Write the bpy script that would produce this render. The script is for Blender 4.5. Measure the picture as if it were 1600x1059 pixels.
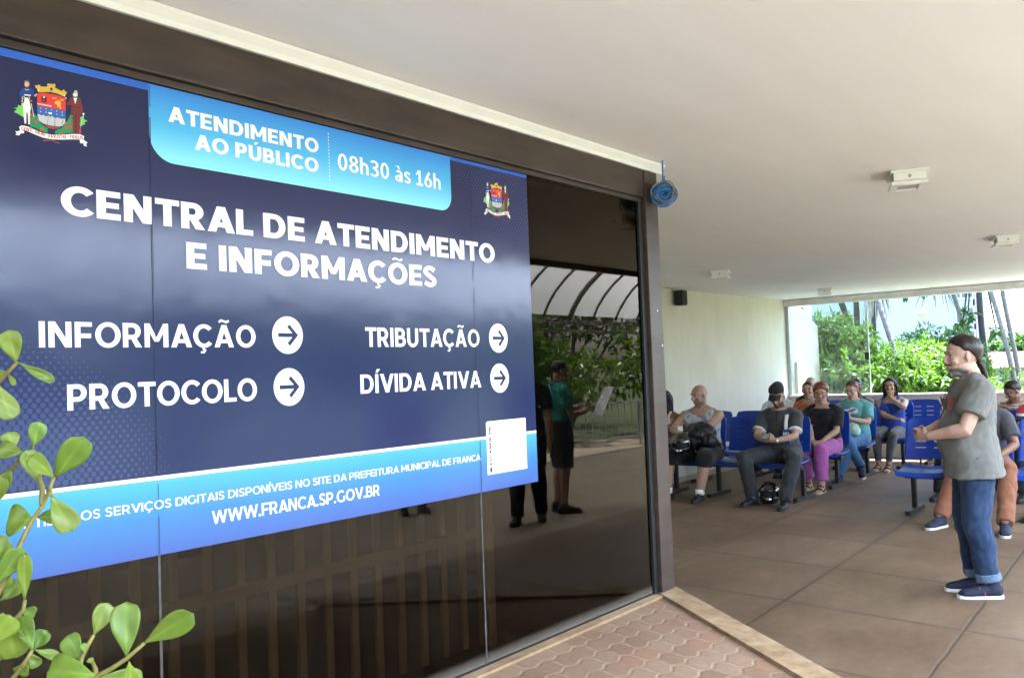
import bpy, bmesh, math, random
import numpy as np
from mathutils import Vector, Matrix, Euler, noise as mnoise

random.seed(7); np.random.seed(7)
for _o in list(bpy.data.objects): bpy.data.objects.remove(_o)
sc = bpy.context.scene
COL = sc.collection
R = math.radians

# ---------------------------------------------------------------- camera, sky, sun, exposure
def camera_axes(yaw, pitch, roll):
    F = Vector((math.cos(yaw)*math.cos(pitch), math.sin(yaw)*math.cos(pitch), math.sin(pitch)))
    r = F.cross(Vector((0, 0, 1))).normalized(); u = r.cross(F)
    return r*math.cos(roll)+u*math.sin(roll), -r*math.sin(roll)+u*math.cos(roll), F
cam_d = bpy.data.cameras.new('camera'); cam = bpy.data.objects.new('camera', cam_d); COL.objects.link(cam)
_r, _u, _F = camera_axes(R(38.302), R(2.191), R(-2.177))
CAMP = Vector((0, 0, 1.57))
cam.matrix_world = Matrix(((_r.x, _u.x, -_F.x, 0), (_r.y, _u.y, -_F.y, 0), (_r.z, _u.z, -_F.z, CAMP.z), (0, 0, 0, 1)))
cam_d.sensor_width = 36; cam_d.lens = 1418.4/1600*36; cam_d.clip_end = 2000; cam_d.clip_start = .05
sc.camera = cam

SUN = Vector((.27, -.13, 1)).normalized()          # towards the sun
SUN_EL = math.asin(SUN.z); SUN_AZ = math.atan2(SUN.x, SUN.y)
world = bpy.data.worlds.new('World'); sc.world = world; world.use_nodes = True
wn = world.node_tree; wn.nodes.clear()
sky = wn.nodes.new('ShaderNodeTexSky'); sky.sky_type = 'NISHITA'; sky.sun_disc = False
sky.sun_elevation = SUN_EL; sky.sun_rotation = SUN_AZ; sky.dust_density = 3.0; sky.air_density = 1.0; sky.ozone_density = 1.0
bg = wn.nodes.new('ShaderNodeBackground'); bg.inputs['Strength'].default_value = .15
wo = wn.nodes.new('ShaderNodeOutputWorld')
wn.links.new(sky.outputs[0], bg.inputs[0]); wn.links.new(bg.outputs[0], wo.inputs[0])
sun_d = bpy.data.lights.new('sun', 'SUN'); sun_d.energy = 5.0; sun_d.angle = R(.5); sun_d.color = (1, .97, .93)
sun = bpy.data.objects.new('sun', sun_d); COL.objects.link(sun)
sun.rotation_euler = SUN.to_track_quat('Z', 'Y').to_euler()
sc.view_settings.view_transform = 'Standard'; sc.view_settings.look = 'None'
sc.view_settings.exposure = 3.2; sc.view_settings.gamma = 1
sc.view_settings.use_white_balance = True; sc.view_settings.white_balance_temperature = 5250   # camera white balance
sc.cycles.max_bounces = 10; sc.cycles.diffuse_bounces = 6; sc.cycles.glossy_bounces = 4
sc.cycles.transmission_bounces = 6; sc.cycles.transparent_max_bounces = 12
sc.cycles.caustics_reflective = False; sc.cycles.caustics_refractive = False
sc.cycles.use_denoising = True; sc.cycles.sample_clamp_indirect = 6

# ---------------------------------------------------------------- materials
def nt(name):
    m = bpy.data.materials.new(name); m.use_nodes = True
    t = m.node_tree; b = t.nodes['Principled BSDF']
    return m, t, b
def N(t, typ, **kw):
    n = t.nodes.new(typ)
    for k, v in kw.items():
        if k.startswith('_'): setattr(n, k[1:], v)
        else: n.inputs[k.replace('__', ' ')].default_value = v
    return n
def math_n(t, op, a, b=None, clamp=False):
    n = t.nodes.new('ShaderNodeMath'); n.operation = op; n.use_clamp = clamp
    for i, v in enumerate((a, b)):
        if v is None: continue
        if isinstance(v, (int, float)): n.inputs[i].default_value = v
        else: t.links.new(v, n.inputs[i])
    return n.outputs[0]
def mixc(t, fac, a, b, mode='MIX'):
    n = t.nodes.new('ShaderNodeMix'); n.data_type = 'RGBA'; n.blend_type = mode
    for i, v in ((0, fac), (6, a), (7, b)):
        if isinstance(v, (int, float)): n.inputs[i].default_value = v
        elif isinstance(v, tuple): n.inputs[i].default_value = (*v[:3], 1)
        else: t.links.new(v, n.inputs[i])
    return n.outputs[2]
def ramp(t, fac, stops, interp='LINEAR'):
    n = t.nodes.new('ShaderNodeValToRGB'); n.color_ramp.interpolation = interp
    e = n.color_ramp.elements
    while len(e) > 1: e.remove(e[0])
    for i, (p, c) in enumerate(stops):
        x = e[0] if i == 0 else e.new(p)
        x.position = p; x.color = (*c[:3], 1) if len(c) >= 3 else (c[0],)*3+(1,)
    t.links.new(fac, n.inputs[0]); return n.outputs[0]
def coords(t, scale=(1, 1, 1), kind='Object'):
    c = t.nodes.new('ShaderNodeTexCoord'); m = t.nodes.new('ShaderNodeMapping')
    m.inputs['Scale'].default_value = scale; t.links.new(c.outputs[kind], m.inputs[0]); return m.outputs[0]
def noise_t(t, vec, scale, detail=4, rough=.55, out=0):
    n = t.nodes.new('ShaderNodeTexNoise'); n.inputs['Scale'].default_value = scale
    n.inputs['Detail'].default_value = detail; n.inputs['Roughness'].default_value = rough
    t.links.new(vec, n.inputs['Vector']); return n.outputs[out]
def bump(t, b, h, strength=.2, dist=.01):
    n = t.nodes.new('ShaderNodeBump'); n.inputs['Strength'].default_value = strength; n.inputs['Distance'].default_value = dist
    t.links.new(h, n.inputs['Height']); t.links.new(n.outputs[0], b.inputs['Normal'])
_mc = {}
def pm(name, col, rough=.6, metal=0, var=.12, scale=6, bmp=0, bscale=60, spec=.5, stretch=(1, 1, 1), coat=0, sheen=0):
    if name in _mc: return _mc[name]
    m, t, b = nt(name)
    v = coords(t, stretch)
    if var:
        f = noise_t(t, v, scale, 5)
        lo = tuple(c*(1-var) for c in col); hi = tuple(min(1, c*(1+var)) for c in col)
        t.links.new(ramp(t, f, [(.3, lo), (.7, hi)]), b.inputs['Base Color'])
    else: b.inputs['Base Color'].default_value = (*col, 1)
    b.inputs['Roughness'].default_value = rough; b.inputs['Metallic'].default_value = metal
    b.inputs['Specular IOR Level'].default_value = spec; b.inputs['Coat Weight'].default_value = coat
    b.inputs['Sheen Weight'].default_value = sheen
    if bmp: bump(t, b, noise_t(t, v, bscale, 4), bmp, .004)
    _mc[name] = m; return m
def vcol_mat(name, rough=.8, spec=.3, var=.12, bmp=.25, bscale=90, sss=0, sheen=0, stretch=(1, 1, 1)):
    if name in _mc: return _mc[name]
    m, t, b = nt(name)
    a = t.nodes.new('ShaderNodeAttribute'); a.attribute_name = 'Col'
    v = coords(t, stretch); f = noise_t(t, v, 22, 5)
    g = ramp(t, f, [(.3, (1-var,)*3), (.7, (1+var*.6,)*3)])
    t.links.new(mixc(t, 1.0, a.outputs['Color'], g, 'MULTIPLY'), b.inputs['Base Color'])
    b.inputs['Roughness'].default_value = rough; b.inputs['Specular IOR Level'].default_value = spec
    b.inputs['Sheen Weight'].default_value = sheen
    if sss:
        b.inputs['Subsurface Weight'].default_value = sss; b.inputs['Subsurface Radius'].default_value = (.012, .005, .003)
        b.inputs['Subsurface Scale'].default_value = .5
    if bmp: bump(t, b, noise_t(t, v, bscale, 3), bmp, .003)
    _mc[name] = m; return m

# ---------------------------------------------------------------- mesh helpers
def link_mesh(name, me, mat, parent=None, smooth=False):
    o = bpy.data.objects.new(name, me); COL.objects.link(o)
    if mat is not None and len(me.materials) == 0: me.materials.append(mat)
    if smooth and len(me.polygons): me.polygons.foreach_set('use_smooth', [True]*len(me.polygons))
    if parent is not None: o.parent = parent
    return o
class MB:
    """collects boxes, tubes, lofts and polygons into one mesh"""
    def __init__(s): s.v = []; s.f = []
    def add(s, v, f):
        k = len(s.v); s.v += [tuple(p) for p in v]; s.f += [tuple(i+k for i in q) for q in f]; return s
    def box(s, x0, x1, y0, y1, z0, z1, bev=0, M=None):
        if bev:
            bm = bmesh.new(); bmesh.ops.create_cube(bm, size=1)
            for v in bm.verts: v.co = Vector(((x0+x1)/2+v.co.x*(x1-x0), (y0+y1)/2+v.co.y*(y1-y0), (z0+z1)/2+v.co.z*(z1-z0)))
            bmesh.ops.bevel(bm, geom=bm.edges[:], offset=bev, segments=2, affect='EDGES', profile=.6)
            bm.verts.index_update()
            vs = [v.co.copy() for v in bm.verts]; fs = [[v.index for v in f.verts] for f in bm.faces]; bm.free()
        else:
            vs = [Vector((x, y, z)) for z in (z0, z1) for y in (y0, y1) for x in (x0, x1)]
            fs = [(0, 2, 3, 1), (4, 5, 7, 6), (0, 1, 5, 4), (2, 6, 7, 3), (0, 4, 6, 2), (1, 3, 7, 5)]
        if M is not None: vs = [M @ v for v in vs]
        return s.add(vs, fs)
    def tube(s, pts, rad, n=10, cap=True, ry=None, up=None):
        """loft along pts; rad / ry = half sizes across / along the 'up' hint"""
        P = [Vector(p) for p in pts]; m = len(P)
        rx = rad if isinstance(rad, (list, tuple)) else [rad]*m
        ry = rx if ry is None else (ry if isinstance(ry, (list, tuple)) else [ry]*m)
        vs = []; ref = Vector(up) if up is not None else None; a = None
        for i in range(m):
            d = (P[min(i+1, m-1)]-P[max(i-1, 0)]).normalized()
            if ref is not None: a = d.cross(ref)
            elif a is None: a = d.cross(Vector((0, 0, 1)) if abs(d.z) < .9 else Vector((1, 0, 0)))
            else: a = a - d*a.dot(d)
            if a.length < 1e-5: a = d.cross(Vector((.3, 1, .2)))
            a = a.normalized(); b = a.cross(d).normalized()
            for k in range(n):
                t = 2*math.pi*k/n; vs.append(P[i]+a*(math.cos(t)*rx[i])+b*(math.sin(t)*ry[i]))
        fs = [(i*n+k, i*n+(k+1) % n, (i+1)*n+(k+1) % n, (i+1)*n+k) for i in range(m-1) for k in range(n)]
        if cap: fs += [tuple(reversed(range(n))), tuple(range((m-1)*n, m*n))]
        return s.add(vs, fs)
    def ell(s, c, r, M=None, nu=16, nv=10):
        c = Vector(c); vs = []; M = M or Matrix.Identity(3)
        for j in range(1, nv):
            ph = math.pi*j/nv
            for i in range(nu):
                t = 2*math.pi*i/nu
                vs.append(c+M @ Vector((r[0]*math.sin(ph)*math.cos(t), r[1]*math.sin(ph)*math.sin(t), r[2]*math.cos(ph))))
        vs += [c+M @ Vector((0, 0, r[2])), c+M @ Vector((0, 0, -r[2]))]
        T, B = len(vs)-2, len(vs)-1
        fs = [(j*nu+i, (j+1)*nu+i, (j+1)*nu+(i+1) % nu, j*nu+(i+1) % nu) for j in range(nv-2) for i in range(nu)]
        fs += [(T, i, (i+1) % nu) for i in range(nu)]+[(B, (nv-2)*nu+(i+1) % nu, (nv-2)*nu+i) for i in range(nu)]
        return s.add(vs, fs)
    def prism(s, poly, y0, y1):
        """polygon in x,z extruded along y (front face at y0, seen from -y)"""
        n = len(poly)
        vs = [(p[0], y0, p[1]) for p in poly]+[(p[0], y1, p[1]) for p in poly]
        fs = [tuple(range(n)), tuple(range(2*n-1, n-1, -1))]+[(i, i+n, (i+1) % n+n, (i+1) % n) for i in range(n)]
        return s.add(vs, fs)
    def slab(s, poly, z0, z1):
        n = len(poly)
        vs = [(p[0], p[1], z1) for p in poly]+[(p[0], p[1], z0) for p in poly]
        fs = [tuple(range(n)), tuple(range(2*n-1, n-1, -1))]+[(i, i+n, (i+1) % n+n, (i+1) % n) for i in range(n)]
        return s.add(vs, fs)
    def mesh(s, name):
        me = bpy.data.meshes.new(name); me.from_pydata(s.v, [], s.f); me.update(); return me
    def build(s, name, mat, parent=None, smooth=False):
        me = s.mesh(name); bm = bmesh.new(); bm.from_mesh(me); bmesh.ops.recalc_face_normals(bm, faces=bm.faces[:]); bm.to_mesh(me); bm.free()
        return link_mesh(name, me, mat, parent, smooth)
def tag(o, label=None, cat=None, group=None, kind=None):
    if label: o['label'] = label
    if cat: o['category'] = cat
    if group: o['group'] = group
    if kind: o['kind'] = kind
    return o
def thing(name, label, cat, loc=(0, 0, 0), rz=0, group=None):
    o = bpy.data.objects.new(name, None); COL.objects.link(o); o.location = loc; o.rotation_euler = (0, 0, rz)
    o.empty_display_size = .1
    return tag(o, label, cat, group)
def dup(root, loc, rz, label, group=None):
    r = root.copy(); COL.objects.link(r); r.location = loc; r.rotation_euler = (0, 0, rz); r['label'] = label
    if group: r['group'] = group
    for ch in list(root.children):
        c = ch.copy(); COL.objects.link(c); c.parent = r
        for g in list(ch.children):
            d = g.copy(); COL.objects.link(d); d.parent = c
    return r
def struct(name, mb, mat): return tag(mb.build(name, mat), kind='structure')
# ---------------------------------------------------------------- setting: floor, walk, walls, roof
CEIL = 2.66; GY = 2.385; XW = 15.2; YL = 6.0
def concrete_floor():
    m, t, b = nt('worn_concrete'); c = t.nodes.new('ShaderNodeTexCoord'); s = t.nodes.new('ShaderNodeSeparateXYZ')
    t.links.new(c.outputs['Object'], s.inputs[0]); x, y = s.outputs[0], s.outputs[1]
    w = noise_t(t, c.outputs['Object'], 5, 5); wob = math_n(t, 'MULTIPLY', math_n(t, 'SUBTRACT', w, .5), .022)
    def line(val, off, pitch):
        q = math_n(t, 'DIVIDE', math_n(t, 'SUBTRACT', math_n(t, 'ADD', val, wob), off), pitch)
        return math_n(t, 'MULTIPLY', math_n(t, 'ABSOLUTE', math_n(t, 'SUBTRACT', q, math_n(t, 'ROUND', q))), pitch)
    lu = line(math_n(t, 'ADD', x, math_n(t, 'MULTIPLY', y, -.13)), 5.54, 1.1)
    lv = line(math_n(t, 'ADD', y, math_n(t, 'MULTIPLY', x, -.04)), 2.18, 1.12)
    d = math_n(t, 'MINIMUM', lu, lv)
    wid = math_n(t, 'MULTIPLY_ADD', noise_t(t, c.outputs['Object'], 2.3, 3), .030); wid.node.inputs[2].default_value = -.001
    core = math_n(t, 'SUBTRACT', 1, math_n(t, 'DIVIDE', d, wid, True), True)
    soft = math_n(t, 'SUBTRACT', 1, math_n(t, 'DIVIDE', d, .06, True), True)
    n1 = noise_t(t, c.outputs['Object'], .9, 6, .6); n2 = noise_t(t, c.outputs['Object'], 14, 6, .65); n3 = noise_t(t, c.outputs['Object'], 130, 2)
    base = ramp(t, n1, [(.30, (.105, .064, .032)), (.5, (.150, .100, .056)), (.72, (.195, .140, .086))])
    base = mixc(t, .5, base, ramp(t, n2, [(.3, (.36, .36, .36)), (.72, (.62, .62, .62))]), 'OVERLAY')
    base = mixc(t, math_n(t, 'MULTIPLY', math_n(t, 'MULTIPLY', soft, n1), .75), base, (.085, .058, .034))
    base = mixc(t, math_n(t, 'MULTIPLY', core, .6), base, (.06, .042, .03))
    n4 = noise_t(t, coords(t, (.45, 1.6, 1)), 1.7, 7, .7); base = mixc(t, .45, base, ramp(t, n4, [(.32, (.33, .32, .31)), (.5, (.5, .5, .5)), (.68, (.66, .65, .63))]), 'OVERLAY')
    lt = ramp(t, noise_t(t, c.outputs['Object'], 38, 2), [(.77, (0,)*3), (.79, (1,)*3)]); base = mixc(t, math_n(t, 'MULTIPLY', lt, .35), base, (.36, .31, .24))
    sp = ramp(t, n3, [(.70, (0,)*3), (.76, (1,)*3)])
    base = mixc(t, math_n(t, 'MULTIPLY', sp, .25), base, (.09, .07, .05))
    t.links.new(base, b.inputs['Base Color']); b.inputs['Roughness'].default_value = .62
    b.inputs['Specular IOR Level'].default_value = .35
    h = math_n(t, 'ADD', math_n(t, 'MULTIPLY', core, -1.2), math_n(t, 'MULTIPLY', n2, .35)); bump(t, b, h, .5, .006)
    return m
M_floor = concrete_floor()
def paver_mat():
    m, t, b = nt('wavy_clay_pavers'); c = t.nodes.new('ShaderNodeTexCoord'); s = t.nodes.new('ShaderNodeSeparateXYZ')
    t.links.new(c.outputs['Object'], s.inputs[0]); x, y = s.outputs[0], s.outputs[1]
    nz = noise_t(t, c.outputs['Object'], 9, 3); x = math_n(t, 'ADD', x, math_n(t, 'MULTIPLY', nz, .012)); y = math_n(t, 'ADD', y, math_n(t, 'MULTIPLY', nz, .014))
    tri = math_n(t, 'PINGPONG', x, .055); tri.node.inputs[1].default_value = .055
    wave = math_n(t, 'MULTIPLY', math_n(t, 'SINE', math_n(t, 'MULTIPLY', x, 2*math.pi/.115)), .0105)
    v = math_n(t, 'DIVIDE', math_n(t, 'ADD', y, wave), .118); row = math_n(t, 'FLOOR', v)
    dv = math_n(t, 'MULTIPLY', math_n(t, 'ABSOLUTE', math_n(t, 'SUBTRACT', v, math_n(t, 'ROUND', v))), .118)
    off = math_n(t, 'MULTIPLY', math_n(t, 'MODULO', row, 2), .115)
    wy = math_n(t, 'MULTIPLY', math_n(t, 'SINE', math_n(t, 'MULTIPLY', v, 2*math.pi)), .008)
    u = math_n(t, 'DIVIDE', math_n(t, 'ADD', math_n(t, 'ADD', x, off), wy), .23)
    du = math_n(t, 'MULTIPLY', math_n(t, 'ABSOLUTE', math_n(t, 'SUBTRACT', u, math_n(t, 'ROUND', u))), .23)
    d = math_n(t, 'MINIMUM', dv, du)
    n2 = noise_t(t, c.outputs['Object'], 30, 6, .65)
    mort = math_n(t, 'SUBTRACT', 1, math_n(t, 'DIVIDE', math_n(t, 'SUBTRACT', d, math_n(t, 'MULTIPLY', n2, .008)), .007, True), True)
    cid = t.nodes.new('ShaderNodeCombineXYZ'); t.links.new(math_n(t, 'ROUND', u), cid.inputs[0]); t.links.new(row, cid.inputs[1])
    wn_ = t.nodes.new('ShaderNodeTexWhiteNoise'); t.links.new(cid.outputs[0], wn_.inputs['Vector'])
    base = ramp(t, wn_.outputs['Value'], [(0, (.24, .145, .085)), (.35, (.30, .19, .118)), (.7, (.35, .24, .16)), (1, (.33, .18, .11))])
    base = mixc(t, .55, base, ramp(t, n2, [(.28, (.34,)*3), (.75, (.64,)*3)]), 'OVERLAY')
    big = noise_t(t, c.outputs['Object'], 3, 4)
    base = mixc(t, math_n(t, 'MULTIPLY', big, .5), base, (.26, .185, .12))
    base = mixc(t, math_n(t, 'MULTIPLY', math_n(t, 'MULTIPLY', mort, big), 1.25), base, (.345, .255, .165))
    t.links.new(base, b.inputs['Base Color']); b.inputs['Roughness'].default_value = .85; b.inputs['Specular IOR Level'].default_value = .2
    bump(t, b, math_n(t, 'ADD', math_n(t, 'MULTIPLY', mort, -1), math_n(t, 'MULTIPLY', n2, .6)), .38, .006)
    return m
M_paver = paver_mat()
def plaster(name, col, var=.08, streak=True, bmp=.12):
    m, t, b = nt(name); v = coords(t); vs = coords(t, (2.2, 2.2, .35))
    n1 = noise_t(t, v, 1.3, 6, .6); n2 = noise_t(t, vs, 3.0, 5, .6)
    base = ramp(t, n1, [(.3, tuple(c*(1-var) for c in col)), (.7, tuple(min(1, c*(1+var*.5)) for c in col))])
    if streak: base = mixc(t, .28, base, ramp(t, n2, [(.3, (.40, .39, .36)), (.65, (.58, .58, .57))]), 'OVERLAY')
    t.links.new(base, b.inputs['Base Color']); b.inputs['Roughness'].default_value = .8; b.inputs['Specular IOR Level'].default_value = .25
    bump(t, b, noise_t(t, v, 60, 5, .6), bmp, .004); return m
M_wall = plaster('cream_plaster', (.68, .645, .53))
M_sill = plaster('grey_beige_plaster', (.50, .45, .385), .1)
M_ext = plaster('sunny_cream_plaster', (.36, .335, .255), .14)
def ceiling_mat():
    m, t, b = nt('painted_ceiling'); v = coords(t, (.5, 3.5, 1)); n1 = noise_t(t, v, 1.6, 5, .6); n2 = noise_t(t, coords(t), .5, 4)
    base = mixc(t, .5, ramp(t, n1, [(.3, (.81, .81, .805)), (.7, (.88, .88, .88))]), ramp(t, n2, [(.28, (.80, .79, .775)), (.7, (.88, .88, .88))]))
    t.links.new(base, b.inputs['Base Color']); b.inputs['Roughness'].default_value = .75; b.inputs['Specular IOR Level'].default_value = .25
    bump(t, b, noise_t(t, coords(t, (2, 14, 1)), 5, 5, .65), .16, .008); return m
M_ceil = ceiling_mat()
M_white = pm('white_paint', (.87, .87, .86), .45, var=.04)
M_soil = pm('garden_soil', (.10, .085, .05), .95, var=.3, scale=3, bmp=.4)
M_bronze = pm('bronze_aluminium', (.060, .043, .034), .40, metal=.25, var=.28, scale=9, bmp=.05, stretch=(.4, 1, 1.6))
M_rubber = pm('black_rubber', (.012, .012, .012), .5, var=0)

# hall floor; forecourt coloured paler to bounce light onto the ceiling; lawn beyond reaches the horizon
struct('floor', MB().box(-14, 15.45, -.55, 6.3, -.25, 0), M_floor)
struct('forecourt', MB().box(-14, 24, -6.6, -.553, -.25, -.003), plaster('forecourt_bounce_concrete', (.32, .265, .19), .25, False, .4))
lw = MB(); lw.add([(-400, -400, -.06), (600, -400, -.06), (600, 400, -.06), (-400, 400, -.06)], [(0, 1, 2, 3)])
def ground_mat():
    m, t, b = nt('grassy_ground'); v = coords(t); n = noise_t(t, v, .25, 8, .65)
    t.links.new(ramp(t, n, [(.3, (.05, .07, .02)), (.55, (.09, .11, .035)), (.75, (.17, .13, .08))]), b.inputs['Base Color']); b.inputs['Roughness'].default_value = .95
    bump(t, b, noise_t(t, v, 9, 6), .6, .05); return m
struct('ground', lw, ground_mat())
# raised walk in front of the glass, with the kerb that runs off at a slant
kx = lambda y: 4.33-(2.40-y)*.80
walk = MB().slab([(-3.2, 1.02), (kx(1.02)-.165, 1.02), (kx(GY)-.165, GY), (-3.2, GY)], .004, .405)
struct('pavement', walk, M_paver)
def kerb_mat():
    m, t, b = nt('kerb_mortar'); v = coords(t); n = noise_t(t, v, 7, 7, .7); n2 = noise_t(t, v, 2.2, 5, .6)
    base = ramp(t, n, [(.30, (.20, .125, .06)), (.48, (.33, .225, .115)), (.56, (.37, .27, .15)), (.72, (.45, .36, .24))])
    base = mixc(t, .5, base, ramp(t, n2, [(.3, (.36,)*3), (.7, (.64,)*3)]), 'OVERLAY'); t.links.new(base, b.inputs['Base Color']); b.inputs['Roughness'].default_value = .85
    bump(t, b, n, .8, .012); return m
M_kerb = kerb_mat()
kb = MB().slab([(kx(1.02)-.165, 1.02), (kx(1.02), 1.02), (kx(GY-.002), GY-.002), (kx(GY-.002)-.165, GY-.002)], .004, .42)
kb.slab([(-3.2, GY-.055), (kx(GY)-.20, GY-.055), (kx(GY)-.20, GY-.003), (-3.2, GY-.003)], .405, .416)
struct('kerb', kb, M_kerb)
# roof over the hall
roof = MB().box(-7, 15.35, -.40, 6.25, CEIL, CEIL+.34)
struct('ceiling', roof, M_ceil)
M_fascia = pm('dark_fascia', (.16, .13, .11), .6)
fa = MB().box(-7, 15.35, -.47, -.403, CEIL-.05, CEIL+.40); tag(fa.build('roof_fascia', M_fascia), 'long dark fascia board along the open edge of the flat roof', 'fascia')
# left wall running on past the windows as a sloping fin
wl = MB().box(4.30, 15.40, YL, YL+.2, 0, CEIL-.003)
wall_l = tag(wl.build('hall_wall', M_wall), 'long cream plaster wall with faint streaks behind the seated people', 'wall')
fin = MB().prism([(15.403, 0), (16.78, 0), (16.78, 2.24), (15.86, 2.60), (15.403, 2.78)], YL, YL+.2)
fin_o = tag(fin.build('fin_wall', M_ext), 'sunlit cream fin wall with a sloping top outside the window', 'wall')
nb = MB().box(15.56, 15.99, YL-.05, YL-.002, .95, 1.60, .01); nb.build('niche_box', M_sill, fin_o)
# window wall: parapet, sill, lintel beam, jamb, one glass pane
pp = thing('parapet_wall', 'low grey beige parapet wall under the open window band', 'wall')
MB().box(XW, XW+.15, -.40, YL-.002, .003, .985).build('parapet_body', M_sill, pp)
MB().box(XW-.03, XW+.18, -.40, YL-.003, .988, 1.02, .006).build('sill', pm('sill_stone', (.60, .57, .50), .5), pp)
lb = MB().box(XW-.02, XW+.17, -.40, YL-.004, 2.545, CEIL-.004)
lb.box(XW-.045, XW-.022, -.40, YL-.004, 2.60, 2.635)
tag(lb.build('lintel_beam', pm('lintel_paint', (.66, .65, .64), .6)), 'pale grey lintel beam across the top of the open window band', 'beam')
jb = MB().box(XW+.02, XW+.12, YL-.06, YL-.005, 1.022, 2.54); tag(jb.build('window_jamb', pm('alu_grey', (.45, .45, .44), .35, .6)), 'slim grey aluminium jamb where window meets cream wall', 'frame')
# baseboard
bsb = MB().box(4.31, XW-.002, YL-.015, YL-.002, .002, .075); tag(bsb.build('skirting_board', plaster('skirting_paint', (.40, .36, .29), .2)), 'thin grey skirting board at the foot of the cream wall', 'skirting')
def clear_glass():
    m, t, b = nt('hazy_clear_glass'); t.nodes.remove(b)
    g = N(t, 'ShaderNodeBsdfGlossy', Roughness=.02); tr = N(t, 'ShaderNodeBsdfTransparent'); tr.inputs[0].default_value = (.86, .90, .88, 1)
    df = N(t, 'ShaderNodeBsdfDiffuse'); df.inputs[0].default_value = (.75, .75, .72, 1)
    fr = N(t, 'ShaderNodeFresnel', IOR=1.5); gm_ = t.nodes.new('ShaderNodeNewGeometry'); ff = math_n(t, 'MULTIPLY', fr.outputs[0], math_n(t, 'SUBTRACT', 1, gm_.outputs['Backfacing'])); m1 = t.nodes.new('ShaderNodeMixShader'); m2 = t.nodes.new('ShaderNodeMixShader')
    t.links.new(ff, m1.inputs[0]); t.links.new(tr.outputs[0], m1.inputs[1]); t.links.new(g.outputs[0], m1.inputs[2])
    f = ramp(t, noise_t(t, coords(t), 2.5, 5), [(.35, (.03,)*3), (.7, (.13,)*3)]); t.links.new(f, m2.inputs[0])
    t.links.new(m1.outputs[0], m2.inputs[1]); t.links.new(df.outputs[0], m2.inputs[2])
    t.links.new(m2.outputs[0], t.nodes['Material Output'].inputs[0]); return m
wp = thing('window_pane', 'clear sliding glass pane standing in the left part of the window band', 'window', (XW+.07, 0, 0))
MB().box(-.004, .004, 4.645, YL-.063, 1.024, 2.54).build('glass', clear_glass(), wp)
MB().box(-.008, .008, 4.628, 4.643, 1.024, 2.54).build('glass_edge', pm('glass_edge_grey', (.52, .55, .54), .2), wp)
MB().box(-.02, .02, 4.635, 4.70, 1.58, 1.70, .008).build('lock', M_rubber, wp)

# ---------------------------------------------------------------- the dark glass office box
office = thing('glass_office', 'dark glazed office front in bronze frame carrying the blue service sign', 'building', (0, 0, 0))
fr = MB()
fr.box(-3.2, 4.138, GY-.03, GY+.12, 2.462, 2.606, .004)            # head beam
fr.box(-3.2, 4.138, GY-.012, GY+.05, 2.440, 2.4595)                  # lower lip of the beam
fr.build('head_beam', M_bronze, office)
MB().box(4.142, 4.272, GY-.035, GY+.10, .418, 2.606, .004).build('corner_post', M_bronze, office)
MB().box(4.105, 4.139, GY-.012, GY+.02, .42, 2.438).build('gasket', M_rubber, office)
sw = MB()
for z in (1.69, 1.87): sw.ell((4.215+(1.87-z)*.2, GY-.037, z), (.006, .003, .006), nu=10, nv=6)
sw.build('screw', M_white, office, True)
def tinted_glass():
    m, t, b = nt('dark_tinted_glass'); t.nodes.remove(b)
    g = N(t, 'ShaderNodeBsdfGlossy', Roughness=.0); g.inputs[0].default_value = (.66, .58, .45, 1)
    tr = N(t, 'ShaderNodeBsdfTransparent'); tr.inputs[0].default_value = (.35, .31, .25, 1)
    fr_ = N(t, 'ShaderNodeFresnel', IOR=1.40); gm_ = t.nodes.new('ShaderNodeNewGeometry'); ff = math_n(t, 'MULTIPLY', fr_.outputs[0], math_n(t, 'SUBTRACT', 1, gm_.outputs['Backfacing'])); m1 = t.nodes.new('ShaderNodeMixShader')
    c = coords(t, kind='Object'); w = noise_t(t, c, 1.1, 2)
    bp = N(t, 'ShaderNodeBump', Strength=.012, Distance=.02); t.links.new(w, bp.inputs['Height']); t.links.new(bp.outputs[0], g.inputs['Normal'])
    t.links.new(ff, m1.inputs[0]); t.links.new(tr.outputs[0], m1.inputs[1]); t.links.new(g.outputs[0], m1.inputs[2])
    df = N(t, 'ShaderNodeBsdfDiffuse'); df.inputs[0].default_value = (.55, .50, .42, 1); m2 = t.nodes.new('ShaderNodeMixShader')
    vo = t.nodes.new('ShaderNodeTexVoronoi'); vo.inputs['Scale'].default_value = 16; t.links.new(c, vo.inputs['Vector'])
    big = noise_t(t, c, 4.5, 3)
    dots = math_n(t, 'LESS_THAN', vo.outputs['Distance'], math_n(t, 'MULTIPLY', math_n(t, 'SUBTRACT', big, .50), .22))
    film = ramp(t, noise_t(t, c, 1.8, 6, .65), [(.40, (.0,)*3), (.8, (.007,)*3)])
    s_ = t.nodes.new('ShaderNodeSeparateXYZ'); t.links.new(c, s_.inputs[0])
    low = math_n(t, 'MULTIPLY', math_n(t, 'SUBTRACT', 1, math_n(t, 'DIVIDE', math_n(t, 'SUBTRACT', s_.outputs[2], .42), .05, True), True), .22)
    fac = math_n(t, 'ADD', math_n(t, 'ADD', math_n(t, 'MULTIPLY', dots, .30), film), low, True)
    t.links.new(fac, m2.inputs[0]); t.links.new(m1.outputs[0], m2.inputs[1]); t.links.new(df.outputs[0], m2.inputs[2])
    t.links.new(m2.outputs[0], t.nodes['Material Output'].inputs[0]); return m
M_tint = tinted_glass()
for a, b_ in ((-3.195, -1.392), (-1.384, -.006), (.002, 1.381), (1.391, 2.774), (2.786, 4.103)):
    MB().box(a, b_, GY, GY+.008, .424, 2.438).build('glass_pane', M_tint, office)
jn = MB()
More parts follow.
